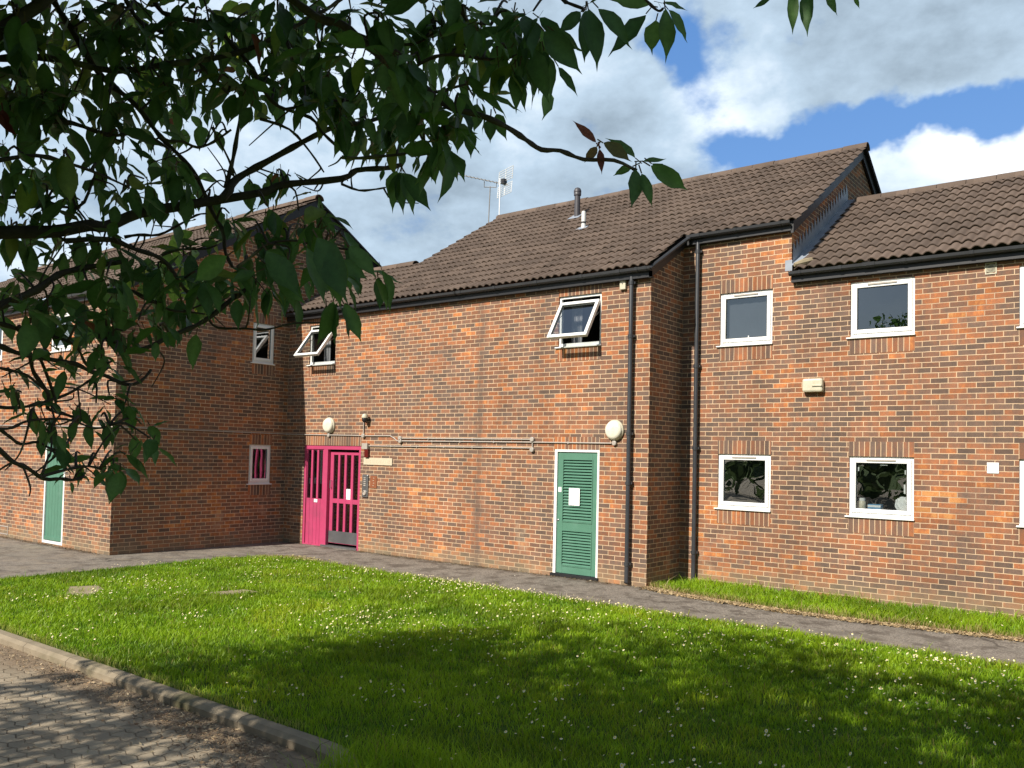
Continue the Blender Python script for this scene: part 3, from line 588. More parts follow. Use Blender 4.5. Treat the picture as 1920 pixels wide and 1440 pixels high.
conduit('cable_conduit', [[(-6.33, -.022, 2.138), (-2.24, -.022, 2.148)], [(-2.24, -.022, 2.25), (-2.24, -.022, 2.12)]], 'lowest conduit running right from the grey box by the pink door', [(-2.24, -.002, 2.12)], [(-5.7, 0, 2.14), (-5.0, 0, 2.141), (-4.3, 0, 2.143), (-3.6, 0, 2.145), (-2.9, 0, 2.147)], group=G)
conduit('cable_conduit', [[(xB+.02, yA+.02, 2.376), (xB+.02, -.02, 2.368)]], 'conduit along the shadowed gable wall', group=G)
conduit('cable_conduit', [[(-16., yA-.02, 2.44), (xB, yA-.02, 2.376)], [(-10.66, yA-.02, 2.38), (-10.66, yA-.02, 2.1)]], 'conduit above the green store door', group=G)
# camera on bracket
k = empty('wall_camera', (-6.51, 0, 2.6), 'small wall camera on a thin pipe above the entrance', 'camera')
a = MB(); a.tube([(-6.5, -.022, 2.35), (-6.5, -.022, 2.64), (-6.47, -.06, 2.69)], .012, 8); a.build('pipe', M_GREY, k, smooth=True)
a = MB(); a.lathe((-6.39, -.10, 2.70), (0, 0, 1), [(.03, -.09), (.055, -.06), (.06, -.01), (.055, .0)], 16); a.build('dome', M_FASCIA, k, smooth=True)
a = MB(); a.lathe((-6.39, -.10, 2.70), (0, 0, 1), [(.065, .0), (.066, .03), (.05, .07), (.015, .085)], 16); a.box((-6.48, -.10, 2.675), (-6.39, -.0, 2.70)); a.build('cap', M_CREAM, k, smooth=True)
# name plaque, intercom, plate, call point, boxes
k = MB(); k.box((-6.483, -.001, 1.758), (-5.664, .02, 1.90), T0); s_ = k.build('sign', M_PLAQUE, None, bevel=.003); tag(s_, 'pale faded name plaque right of the pink door', 'sign')
k = MB()
for i in range(12): k.box((-6.42+i*.06, .0201, 1.80+(i % 2)*.004), (-6.42+i*.06+.032, .0212, 1.855), T0)
k.build('faded_lettering', M_PLAQUE, s_)
k = empty('intercom', (-6.41, 0, 1.33), 'grey door entry intercom panel beside the entrance', 'intercom')
a = MB(); a.box((-6.5, -.001, 1.10), (-6.33, .03, 1.555), T0); a.build('panel', M_STEEL, k, bevel=.012)
a = MB()
for i in range(5): a.box((-6.445, .03, 1.33+i*.038), (-6.385, .037, 1.35+i*.038), T0)
a.build('buttons', M_GREY, k)
a = MB(); a.lathe((-6.41, -.03, 1.19), (0, -1, 0), [(.05, 0), (.05, .02), (.04, .025), (.03, .012)], 18); a.build('speaker_ring', M_GREY, k, smooth=True)
k = MB(); k.box((-6.28, -.001, 1.29), (-6.085, .015, 1.54), T0); s_ = k.build('metal_plate', M_BROWNPL, None, bevel=.004); tag(s_, 'brown metal plate next to the intercom', 'plate')
a = MB()
for i in range(4): a.box((-6.20+.015*(i % 2), .015, 1.34+i*.05), (-6.17+.015*(i % 2), .017, 1.348+i*.05), T0)
a.build('markings', M_CREAM, s_)
k = empty('fire_alarm_box', (-6.40, 0, 2.04), 'grey junction box with dark red unit hanging below', 'alarm box')
a = MB(); a.box((-6.495, -.001, 2.07), (-6.335, .07, 2.19), T0); a.build('grey_box', M_GREY, k, bevel=.006); a = MB(); a.box((-6.425, -.001, 1.905), (-6.32, .06, 2.068), T0); a.build('red_unit', M_RED, k, bevel=.006)
k = empty('alarm_sensor', (-.488, 0, 4.82), 'small cream sensor box under the gutter by the drainpipe', 'sensor'); a = MB(); a.box((-.545, -.001, 4.715), (-.435, .055, 4.895), T0); a.build('case', M_CREAM, k, bevel=.012); a = MB(); a.lathe((-.49, -.055, 4.81), (0, -1, 0), [(.008, 0), (.008, .004)], 10); a.build('eye', M_FASCIA, k)
k = empty('security_box', (2.2, yC, 3.17), 'pale cream plastic box between the right hand windows', 'wall box'); a = MB(); a.box((2.045, -.001, 3.07), (2.35, .11, 3.275), TY(yC)); a.build('case', M_CREAM, k, bevel=.03); a = MB(); a.box((2.20, .112, 3.155), (2.345, .128, 3.18), TY(yC)); a.build('slot', M_CREAM, k, bevel=.004)
# things lying on the sill inside the lower right window
zS = 1.335
k = empty('jar', (2.86, yC+.16, zS), 'yellowish jar on the inside sill of the taped window', 'jar'); a = MB(); a.lathe((2.86, yC+.16, zS), (0, 0, 1), [(.05, 0), (.055, .02), (.055, .11), (.04, .13)], 16); a.build('body', M_CREAM, k, smooth=True); a = MB(); a.lathe((2.86, yC+.16, zS+.13), (0, 0, 1), [(.045, 0), (.045, .04)], 16); a.build('lid', M_PAPER, k)
k = MB(); k.box((2.95, yC+.12, zS), (3.13, yC+.26, zS+.085)); k = k.build('carton', plain('blue_card', (.10, .32, .55), .6), None, bevel=.004); tag(k, 'blue and white carton on the inside sill', 'box')
a = MB(); a.box((2.951, yC+.1185, zS+.045), (3.129, yC+.1197, zS+.075)); a.build('white_band', M_PAPER, k)
bm = bmesh.new(); bmesh.ops.create_icosphere(bm, subdivisions=3, radius=.11)
for v in bm.verts: v.co = Vector((v.co.x*1.1, v.co.y*.7, max(v.co.z*1.1+.09, 0)))*(1+.12*math.sin(v.co.x*70+v.co.z*40)*math.cos(v.co.y*60))
me = bpy.data.meshes.new('plastic_bag'); bm.to_mesh(me); bm.free(); me.materials.append(M_PAPER); k = bpy.data.objects.new('plastic_bag', me); COL.objects.link(k); k.location = (3.43, yC+.2, zS); tag(k, 'crumpled white plastic bag on the inside sill', 'bag')
k = MB(); k.box((2.2, yC+.10, zS-.03), (4.4, yC+.32, zS-.002)); k.build('inner_sill', M_WHITE, ww)

# ================================================================== aerials
def aerial_mast(e, p, h, m, lean=(0, 0)): a = MB(); a.tube([p, (p[0]+lean[0], p[1]+lean[1], p[2]+h)], .014, 8); return a.build('mast', m, e, smooth=True)
p = (-6.926, 4.72, 7.87); e = empty('tv_aerial', p, 'white grid panel aerial on a pale mast at the ridge end', 'aerial', 'roof aerials'); aerial_mast(e, p, 1.12, M_ALU)
def grid(e, c, tilt, zc_):
    """panel aerial: two tilted racks of thin rods; R along the panel, seen face on from the road"""
    rx = np.array([.94, -.34, 0.]); a = MB()
    for sgn in (1, -1):
        upv = np.array([.20, -.15, 1.]) if sgn > 0 else np.array([.04, -.16, -1.]); c0 = np.array(c)+np.array([0, 0, .03*sgn])
        for i in range(6): q0 = c0+upv*(.02+.055*i); a.tube([q0-rx*.33, q0+rx*.33], .0095, 5)
        for s in (-.33, 0, .33): a.tube([c0+rx*s, c0+rx*s+upv*.30], .010, 5)
    return a.build('grid_panel', M_ALU, e)
grid(e, (-6.82, 4.80, 8.88), 0, 0)
a = MB(); a.tube([(-6.93, 4.85, 8.9), (-6.80, 4.70, 8.88)], .02, 6); a.box((-6.88, 4.7, 8.84), (-6.78, 4.82, 8.96)); a.build('clamp', M_FASCIA, e)
p = (-8.032, 5.6, 7.2); e = empty('tv_aerial', p, 'dark yagi aerial with a long thin boom left of the white panel aerial', 'aerial', 'roof aerials')
aerial_mast(e, p, 2.0, M_RUST, (.06, 0))
# boom direction taken along the street, dipping towards the panel
bl_, br_ = np.array([-8.95, 5.15, 9.62]), np.array([-7.45, 5.75, 9.18]); a = MB(); a.tube([bl_, br_], .013, 6); dv = np.array([-.37, .93, 0])
for i in range(15): c = bl_+(br_-bl_)*(i/15.); a.tube([c-dv*.10, c+dv*.10], .006, 5)
a.build('boom', M_RUST, e)
a = MB(); c = np.array([-7.97, 5.6, 9.2]); a.tube([c+np.array([-.17, -.05, .16]), c+np.array([-.17, -.05, .0]), c+np.array([.17, .05, -.04]), c+np.array([.17, .05, .10])], .012, 6); a.build('bracket', M_RUST, e)

# ================================================================== ground
def sheet(name, pts, z, m, k='structure'):
    mb = MB(); mb.quad(*[(x, y, z) for x, y in pts]); return kind(mb.build(name, m, None), k)
def arc(cx, cy, r, a0, a1, n=10): return [(cx+r*math.cos(math.radians(a0+(a1-a0)*i/n)), cy+r*math.sin(math.radians(a0+(a1-a0)*i/n))) for i in range(n+1)]
sheet('ground', [(-600, -600), (600, -600), (600, 600), (-600, 600)], -.125, M_SOIL)
sheet('road', [(-80, -80), (2.5, -80), (2.5, -7.9), (-80, -7.8)], -.080, M_PAVE)
edge = [(-80, -7.97), (1.85, -7.97)]+arc(1.85, -8.57, .60, 90, 0)+[(2.45, -80)]           # outer (road side) line of the kerb
inner = [(-80, -7.85), (1.85, -7.85)]+arc(1.85, -8.57, .72, 90, 0)+[(2.57, -80)]
mb = MB()
for i in range(len(edge)-1):
    (a, b), (c, d) = edge[i], edge[i+1]; (e1_, f1_), (g1_, h1_) = inner[i], inner[i+1]
    ch = .035; t = lambda p, q, w: (p[0]+(q[0]-p[0])*w, p[1]+(q[1]-p[1])*w)
    A, B2 = t((a, b), (e1_, f1_), .3), t((c, d), (g1_, h1_), .3)
    mb.quad((a, b, -.12), (c, d, -.12), (c, d, -.026), (a, b, -.026)); mb.quad((a, b, -.026), (c, d, -.026), (*B2, .004), (*A, .004)); mb.quad((*A, .004), (*B2, .004), (g1_, h1_, .008), (e1_, f1_, .008)); mb.quad((e1_, f1_, .008), (g1_, h1_, .008), (g1_, h1_, -.1), (e1_, f1_, -.1))
kind(mb.build('kerb', M_KERB, None), 'structure')
PATHX, PATHY = -7.35, -1.80
mb = MB(); lawn = inner+[(80, -80), (80, 40), (-80, 40)]; mb.quad(*[(x, y, 0) for x, y in lawn]); kind(mb.build('lawn_soil', M_SOIL, None), 'structure')
pw = [(-80, -8.0+.5), (PATHX-.05, -7.5), (PATHX, -6.4), (PATHX, -3.1)]+arc(PATHX+1.1, -2.75, 1.1, 180, 100, 8)[1:]+[(-5.5, -1.72), (-4., -1.76), (12, -1.84), (12, -.33), (5.1, -.36), (4.4, -.43), (3.3, -.53), (2.5, -.55), (1.8, -.48), (.9, -.30), (.12, -.12), (.0, .3), (xB, .3), (xB-.3, yA+.3), (-80, yA+.3)]
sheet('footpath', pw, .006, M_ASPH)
for nm, pts, lb_ in (('concrete_slab', [(-5.95, -6.02), (-5.35, -6.35), (-5.02, -6.18), (-5.42, -5.78), (-5.75, -5.72)], 'pale worn slab set in the lawn near the left edge'), ('concrete_slab', [(-4.18, -5.02), (-3.86, -4.95), (-3.72, -4.42), (-4.05, -4.46)], 'narrow pale slab in the middle of the lawn')):
    mb = MB(); n_ = len(pts); mb.v = [(x, y, .016) for x, y in pts]+[(x, y, -.05) for x, y in pts]; mb.f = [tuple(range(n_))]+[(i, (i+1) % n_, n_+(i+1) % n_, n_+i) for i in range(n_)]; tag(mb.build(nm, M_CONC, None, bevel=.01), lb_, 'slab', 'slabs set in the lawn')

# ------------------------------------------------------------------ vectorised scatter meshes
def inpoly(P, poly):
    x, y = P[:, 0], P[:, 1]; ins = np.zeros(len(P), bool); n = len(poly); j = n-1
    for i in range(n):
        xi, yi = poly[i]; xj, yj = poly[j]
        c = ((yi > y) != (yj > y)) & (x < (xj-xi)*(y-yi)/(yj-yi+1e-12)+xi); ins ^= c; j = i
    return ins
def vnoise(x, y, s, seed=0):
    x, y = x*s+seed*13.7, y*s+seed*7.1; xi, yi = np.floor(x).astype(int), np.floor(y).astype(int); fx, fy = x-xi, y-yi; fx, fy = fx*fx*(3-2*fx), fy*fy*(3-2*fy)
    h = lambda a, b: np.modf(np.abs(np.sin(a*127.1+b*311.7+seed)*43758.5453))[0]
    return (h(xi, yi)*(1-fx)+h(xi+1, yi)*fx)*(1-fy)+(h(xi, yi+1)*(1-fx)+h(xi+1, yi+1)*fx)*fy
def bulk(name, V, faces_per, nper, colr, m, parent=None, smooth=False):
    """V (n, nper, 3); faces_per: list of index tuples inside one item; colr (n, nper, 3)"""
    n = len(V); off = np.array(root_of(parent).location) if parent is not None else np.zeros(3)
    me = bpy.data.meshes.new(name); me.vertices.add(n*nper); me.vertices.foreach_set('co', (V.reshape(-1, 3)-off).astype(np.float32).ravel())
    sizes = np.array([len(f) for f in faces_per]); flat = np.concatenate([np.array(f) for f in faces_per])
    loops = (flat[None, :]+np.arange(n)[:, None]*nper).ravel(); tot = np.tile(sizes, n); start = np.concatenate([[0], np.cumsum(tot)[:-1]])
    me.loops.add(len(loops)); me.loops.foreach_set('vertex_index', loops.astype(np.int32)); me.polygons.add(len(tot)); me.polygons.foreach_set('loop_start', start.astype(np.int32)); me.polygons.foreach_set('loop_total', tot.astype(np.int32))
    me.update(calc_edges=True); me.validate()
    c = me.color_attributes.new('col', 'FLOAT_COLOR', 'POINT'); c.data.foreach_set('color', np.concatenate([colr, np.ones((n, nper, 1))], 2).astype(np.float32).ravel())
    me.materials.append(m)
    if smooth: me.polygons.foreach_set('use_smooth', [True]*len(me.polygons))
    o = bpy.data.objects.new(name, me); COL.objects.link(o)
    if parent is not None: o.parent = parent
    return o
def lerp(a, b, t): return np.array(a)*(1-t)[:, None]+np.array(b)*t[:, None]

LAWN = [(PATHX+.02, -7.85)]+[(1.85, -7.86)]+arc(1.85, -8.57, .70, 88, 0)+[(2.57, -11.5), (10, -11.5), (10, -1.80), (-4., -1.72), (-5.5, -1.68)]+arc(PATHX+1.1, -2.75, 1.06, 100, 180, 8)+[(PATHX+.03, -3.1), (PATHX+.03, -6.4)]
STRIP = [(.02, yC), (.02, .02), (.5, -.16), (1.0, -.27), (1.9, -.42), (2.6, -.46), (3.4, -.45), (4.5, -.33), (5.4, -.28), (9, -.25), (9, yC)]
SLABS = [[(-5.98, -6.05), (-5.35, -6.4), (-4.98, -6.18), (-5.42, -5.76), (-5.78, -5.7)], [(-4.22, -5.05), (-3.82, -4.98), (-3.68, -4.4), (-4.08, -4.43)]]
def pts_in(poly, n, extra=0.):
    q = np.array(poly); lo, hi = q.min(0)-extra, q.max(0)+extra; P = RNG.uniform(lo, hi, (n, 2)); return P[inpoly(P, poly)]
def grass(poly, n, hmul=1., dry=None):
    P = pts_in(poly, n); d = np.hypot(P[:, 0]-CAM[0], P[:, 1]-CAM[1])
    for s in SLABS: q_ = np.array(s); q_ = q_.mean(0)+(q_-q_.mean(0))*.86; P, d = (lambda k: (P[k], d[k]))(~inpoly(P, q_) | (RNG.random(len(P)) < .10))
    keep = RNG.random(len(P)) < np.clip(9./d, .35, 1.)*np.where(vnoise(P[:, 0], P[:, 1], 3., 2) > .18, 1, .6); P, d = P[keep], d[keep]; n = len(P)
    big = vnoise(P[:, 0], P[:, 1], 1.1, 3); med = vnoise(P[:, 0], P[:, 1], 5., 4)
    tall = RNG.random(n) < .03
    h = (.030+.045*med+.022*big)*RNG.uniform(.6, 1.35, n)*hmul*np.where(tall, 1.7, 1.); w = RNG.uniform(.0030, .0055, n)*np.clip(d/5., .9, 2.2)
    ang = RNG.uniform(0, 2*PI, n); dx, dy = np.cos(ang), np.sin(ang); la = RNG.uniform(0, 2*PI, n); lean = RNG.uniform(.15, .95, n)*h
    B = np.stack([P[:, 0], P[:, 1], np.zeros(n)], 1); W = np.stack([dx*w, dy*w, 0*w], 1)/2; L = np.stack([np.cos(la)*lean, np.sin(la)*lean, 0*lean], 1); up = np.array([0, 0, 1.])
    V = np.stack([B-W, B+W, B+L*.35-W*.85+up*(h*.6)[:, None], B+L*.35+W*.85+up*(h*.6)[:, None], B+L+up*(h*.95)[:, None]], 1)
    t = np.clip(.55*big+.45*med+RNG.normal(0, .18, n), 0, 1); c = lerp((.125, .270, .008), (.355, .515, .018), t); cl = vnoise(P[:, 0], P[:, 1], .8, 17)*.7+vnoise(P[:, 0], P[:, 1], 2.6, 19)*.3; c = c*np.where(cl > .62, .74, 1.)[:, None]; c = np.where(((cl < .30) & (RNG.random(n) < .5))[:, None], c*np.array((1.25, 1.02, 1.3)), c)
    yl = RNG.random(n) < .05; c[yl] = (.26, .24, .06)
    if dry is not None:
        k = dry(P)*RNG.uniform(.3, 1.2, n); k = np.clip(k, 0, 1); c = c*(1-k)[:, None]+np.array((.40, .30, .15))*k[:, None]
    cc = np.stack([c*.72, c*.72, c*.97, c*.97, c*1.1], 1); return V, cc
def seg_dist(P, line):
    d = np.full(len(P), 9.)
    for (a, b), (c, e) in zip(line[:-1], line[1:]):
        A = np.array((a, b)); v = np.array((c, e))-A; t = np.clip(((P-A)@v)/(v@v+1e-9), 0, 1); d = np.minimum(d, np.linalg.norm(P-A-t[:, None]*v, axis=1))
    return d
SLINE = STRIP[1:10]
near_path = [(10, -1.80), (-4., -1.72), (-5.5, -1.68)]+arc(PATHX+1.1, -2.75, 1.06, 100, 180, 8)
V1, C1 = grass(LAWN, 520000, .84, lambda P: np.clip(1-seg_dist(P, near_path)/.16, 0, 1)*.55+np.clip(1-np.abs(P[:, 1]+7.85)/.10, 0, 1)*.6*(P[:, 0] < 1.5))
V2, C2 = grass(STRIP, 36000, 1.5, lambda P: np.clip(1.25-seg_dist(P, SLINE)/.16, 0, 1))
near = [(2.50, -8.9), (3.3, -8.9), (3.8, -7.6), (2.7, -7.6), (2.1, -7.92)]
V3, C3 = grass(near, 5000, 2.3)
FP = [(0, 1, 3, 2), (2, 3, 4)]
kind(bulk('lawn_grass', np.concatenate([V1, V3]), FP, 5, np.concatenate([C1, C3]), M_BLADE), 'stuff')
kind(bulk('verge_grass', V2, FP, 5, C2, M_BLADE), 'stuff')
# straw thatch lying along the edge of the wall strip, the path corner and the kerb
def flakes(line, n, spread, z, cols, size, side=0., bias=0.):
    L = np.array(line); t = RNG.uniform(0, len(L)-1, n); i = np.clip(t.astype(int), 0, len(L)-2); f = t-i; P = L[i]*(1-f)[:, None]+L[i+1]*f[:, None]; P = P+RNG.normal(0, spread, (n, 2)); P[:, 1] += bias
    a = RNG.uniform(0, 2*PI, n); l = RNG.uniform(.5, 1.6, n)*size; w = l*RNG.uniform(.12, .5, n); D = np.stack([np.cos(a), np.sin(a), RNG.normal(0, .25, n)], 1); W = np.stack([-np.sin(a), np.cos(a), RNG.normal(0, .4, n)], 1)
    B = np.stack([P[:, 0], P[:, 1], np.full(n, z)+RNG.uniform(.004, .02, n)], 1)
    V = np.stack([B-D*l[:, None]/2, B+W*w[:, None]/2, B+D*l[:, None]/2+np.array([0, 0, .006]), B-W*w[:, None]/2], 1)
    c = np.array(cols)[RNG.integers(0, len(cols), n)]*RNG.uniform(.6, 1.3, (n, 1)); return V, np.repeat(c[:, None, :], 4, 1)
st = [flakes(SLINE, 9000, .06, .008, [(.42, .30, .16), (.34, .25, .14), (.48, .38, .22)], .05, bias=-.05), flakes([(-7.0, -1.9), (-6.6, -1.62), (-5.8, -1.62)], 700, .10, .006, [(.42, .36, .17), (.34, .3, .14)], .05)]
kind(bulk('dry_thatch', np.concatenate([s[0] for s in st]), [(0, 1, 2, 3)], 4, np.concatenate([s[1] for s in st]), M_LITTER), 'stuff')
li = [flakes([(-6., -8.05), (-2., -8.06), (0., -8.08), (1.5, -8.12)], 3200, .10, -.078, [(.30, .20, .11), (.38, .28, .17), (.20, .13, .075), (.42, .33, .2)], .026, bias=-.06), flakes([(.2, -8.2), (1.4, -8.3), (1.9, -8.7), (1.9, -9.3)], 1500, .16, -.078, [(.22, .14, .08), (.30, .21, .12), (.15, .10, .06)], .028), flakes([(-3, -8.7), (1.5, -8.9)], 260, .35, -.078, [(.24, .15, .08), (.4, .33, .2)], .03)]
li += [flakes([(-6.5, -.10), (-3.5, -.10), (-.1, -.10)], 1500, .045, .008, [(.14, .09, .05), (.22, .15, .08), (.08, .075, .03)], .022), flakes([(-14., yA-.12), (-9.1, yA-.10)], 900, .06, .008, [(.14, .09, .05), (.2, .14, .08)], .03), flakes([(-6., -1.), (4., -1.)], 160, .35, .008, [(.3, .24, .15), (.2, .15, .09), (.5, .46, .38)], .025)]
kind(bulk('leaf_litter', np.concatenate([s[0] for s in li]), [(0, 1, 2, 3)], 4, np.concatenate([s[1] for s in li]), M_LITTER), 'stuff')
# daisies
P = np.concatenate([pts_in(LAWN, 21000), pts_in(STRIP, 260)]); dn = vnoise(P[:, 0], P[:, 1], 1.3, 9)*.6+vnoise(P[:, 0], P[:, 1], 4., 11)*.4
pr = np.clip((dn-.46)*1.6, 0.012, 1)*np.where(P[:, 1] > -2.6, 1.5, .8); P = P[RNG.random(len(P)) < pr]
for (cx, cy, sx, sy, n_) in ((-1.0, -5.0, .5, .4, 90), (-.2, -5.3, .7, .4, 70), (-2.2, -1.95, 1.2, .12, 150), (.6, -2.0, 1.5, .12, 90), (-5.2, -5.2, .5, .35, 60), (-5.5, -2.8, .7, .4, 60), (2.8, -6.3, .8, .6, 60)): P = np.concatenate([P, RNG.normal((cx, cy), (sx, sy), (n_, 2))])
P = P[inpoly(P, LAWN) | inpoly(P, STRIP)]; n = len(P); k = 8; r = RNG.uniform(.0065, .0115, n); hz = RNG.uniform(.055, .095, n); tl = RNG.normal(0, .35, (n, 2))
tl[:, 1] -= .35
V = np.zeros((n, 2*k+1, 3)); cc = np.zeros((n, 2*k+1, 3))
for i in range(k):
    a = 2*PI*i/k; ox, oy = r*math.cos(a), r*math.sin(a); V[:, i] = np.stack([P[:, 0]+ox, P[:, 1]+oy, hz+tl[:, 0]*ox+tl[:, 1]*oy*-1], 1); cc[:, i] = (.82, .82, .80)
    V[:, k+i] = np.stack([P[:, 0]+ox*.38, P[:, 1]+oy*.38, hz+.003+(tl[:, 0]*ox-tl[:, 1]*oy)*.38], 1); cc[:, k+i] = (.75, .55, .06)
V[:, 2*k] = np.stack([P[:, 0], P[:, 1], hz+.005], 1); cc[:, 2*k] = (.75, .5, .04)
kind(bulk('daisies', V, [(i, (i+1) % k, k+(i+1) % k, k+i) for i in range(k)]+[(k+i, k+(i+1) % k, 2*k) for i in range(k)], 2*k+1, cc, M_DAISY), 'stuff')

# ================================================================== cherry tree over the camera
TR = np.array([2.75, -12.1, 0.]); tree = empty('cherry_tree', tuple(TR), 'cherry tree whose drooping leafy boughs hang across the upper left', 'tree')
BR = []      # (points px, depth at start/end, px width start/end, reaches the trunk?)
def B(d0, d1, w0, w1, *pts, root=None): BR.append((pts, d0, d1, w0, w1, root))
B(2.2, 2.6, 27, 8, (-40, 452), (0, 437), (100, 435), (167, 423), (200, 425), (259, 401), (333, 387), (384, 378), (448, 368), (500, 360), (533, 346), (640, 335), (667, 320), (723, 315), (753, 310), root=1)
B(2.35, 2.6, 17, 6, (413, 372), (427, 350), (443, 333), (500, 300), (567, 263), (633, 240), (690, 228), (740, 212))
B(2.4, 2.5, 9, 5, (425, 349), (437, 293), (450, 233), (458, 207))
B(2.1, 2.5, 15, 6, (-30, 113), (0, 113), (67, 113), (133, 118), (217, 130), (317, 117), (400, 110), (467, 93), (533, 60), (617, 10), (660, -20), root=1)
B(1.95, 1.85, 17, 6, (490, -45), (560, 5), (600, 30), (640, 50), (687, 80), (723, 113), (767, 140), (813, 177), (857, 203), (907, 215), (950, 237), (980, 263), (1013, 277), (1057, 287), (1090, 293), (1150, 303), (1193, 314), root=2)
B(2.3, 2.5, 12, 6, (95, -30), (100, 7), (133, 57), (163, 113), (187, 143), (203, 157), (247, 190), (267, 220), (300, 257), (343, 297), (373, 337), (400, 400), (417, 437), (427, 472), (438, 500), root=2)
B(1.9, 2.0, 26, 22, (-40, 95), (0, 60), (33, 37), (83, 0), (120, -40), root=1)
B(2.2, 2.4, 9, 5, (225, -20), (233, 0), (267, 40), (320, 67), (360, 107), (393, 140), (427, 170), root=2)
B(2.3, 2.5, 10, 5, (280, -20), (307, 23), (367, 43), (410, 50), (437, 87), (467, 127), (493, 167), (527, 200), (583, 220), (603, 247), (640, 283), root=2)
B(2.1, 2.4, 12, 5, (-30, 214), (0, 217), (67, 230), (133, 233), (200, 253), (267, 253), (317, 283), root=1)
B(2.2, 2.5, 10, 4, (120, 455), (200, 451), (247, 468), (294, 479), (313, 496), (346, 538), (370, 557), (393, 568), (412, 567), (431, 550))
B(2.0, 2.2, 19, 8, (-40, 590), (0, 577), (67, 547), (110, 515), (150, 500), (230, 490), root=1)
B(2.3, 2.5, 7, 11, (213, 647), (267, 650), (317, 630), (367, 610), (407, 587), (433, 563), (467, 537), (500, 513), (540, 480))
B(2.1, 2.4, 9, 6, (-30, 600), (0, 604), (33, 616), (50, 632), (60, 671), (67, 699), (92, 738), (92, 763), (111, 774), (150, 790), root=1)
B(2.15, 2.4, 8, 4, (33, 613), (67, 657), (83, 693), (103, 741), (106, 760))
B(2.1, 2.4, 11, 5, (-30, 645), (0, 649), (36, 663), (92, 671), (139, 682), (172, 693), (206, 706), (236, 718), (267, 718), (278, 690), root=1)
B(2.15, 2.4, 7, 4, (36, 614), (83, 627), (128, 641), (147, 657), (161, 682), (178, 689), (215, 680))
B(2.1, 2.3, 6, 4, (-20, 690), (0, 691), (42, 704), (64, 718), (89, 738), root=1)
B(2.1, 2.3, 7, 4, (-20, 763), (0, 763), (42, 763), (83, 754), (122, 738), (153, 720), (183, 703), (200, 690), root=1)
B(2.0, 2.2, 7, 4, (-20, 800), (0, 807), (22, 816), (42, 829), (69, 829), (83, 838), (110, 850), root=1)
B(1.95, 2.2, 10, 5, (-30, 820), (0, 843), (28, 866), (56, 882), (83, 899), (117, 899), (139, 902), (164, 891), root=1)
B(2.05, 2.2, 6, 4, (83, 896), (125, 882), (164, 878), (192, 881))
B(2.05, 2.2, 5, 3, (75, 885), (85, 862), (92, 845), (100, 800), (120, 770))
B(2.0, 2.2, 6, 3, (0, 804), (22, 800), (56, 791), (120, 790), (180, 800), (208, 795))
B(1.9, 1.8, 7, 5, (1030, -30), (1053, 0), (1070, 7), (1087, 20), (1100, 18), root=2)
B(1.9, 1.8, 6, 4, (1180, -40), (1215, 0), (1232, 22), (1245, 12), root=2)
B(1.95, 1.9, 6, 4, (850, -30), (860, 0), (870, 33), (893, 47), (920, 50), root=2)
B(2.0, 2.0, 7, 4, (660, 62), (707, 77), (760, 77), (790, 77), (817, 63))
B(1.95, 1.9, 7, 4, (767, 139), (807, 113), (847, 100), (933, 110), (983, 97), (1010, 92))
B(1.95, 2.0, 6, 3, (807, 172), (873, 163), (897, 157))
B(2.0, 2.0, 5, 3, (823, 273), (847, 257), (860, 240), (857, 206))
B(2.4, 2.4, 7, 4, (640, 292), (673, 297), (740, 293), (767, 287), (800, 270)); B(2.5, 2.5, 5, 3, (640, 347), (673, 357), (707, 357), (722, 350))
B(2.4, 2.5, 6, 3, (230, 445), (259, 442), (294, 439), (332, 425), (365, 406), (384, 401)); B(2.4, 2.5, 5, 3, (300, 478), (342, 470), (384, 465), (412, 456))
B(2.3, 2.4, 6, 3, (250, 545), (280, 562), (323, 581), (353, 581), (396, 588)); B(2.4, 2.4, 5, 3, (390, 598), (412, 613), (460, 614), (495, 618), (549, 609), (601, 609), (630, 596))
B(2.2, 2.2, 6, 3, (440, 500), (470, 480), (500, 455), (560, 450), (600, 470)); B(2.0, 2.2, 8, 4, (0, 300), (67, 290), (130, 305), (190, 330), (240, 352)); B(2.3, 2.3, 7, 4, (0, 370), (60, 372), (140, 390), (172, 348), (175, 320))
B(2.2, 2.3, 6, 4, (300, 255), (320, 268), (345, 262), (372, 278), (400, 262), (434, 247)); B(2.2, 2.3, 5, 3, (395, 235), (420, 280), (443, 325))
B(2.3, 2.4, 6, 3, (527, 203), (560, 200), (610, 186), (650, 190)); B(2.3, 2.4, 6, 3, (487, 220), (540, 245), (580, 280), (612, 325))
def smooth(P, k=3):
    P = [np.array(p, float) for p in P]; out = []
    for i in range(len(P)-1):
        p0, p1, p2, p3 = P[max(i-1, 0)], P[i], P[i+1], P[min(i+2, len(P)-1)]
        for j in range(k):
            t = j/k; out.append(.5*((2*p1)+(p2-p0)*t+(2*p0-5*p1+4*p2-p3)*t*t+(3*p1-p0-3*p2+p3)*t**3))
    return out+[P[-1]]
limb = MB(); NODES = []; rr = random.Random(11)
FORK, FORK2 = TR+np.array([.05, .1, 2.1]), TR+np.array([.35, .35, 3.3])
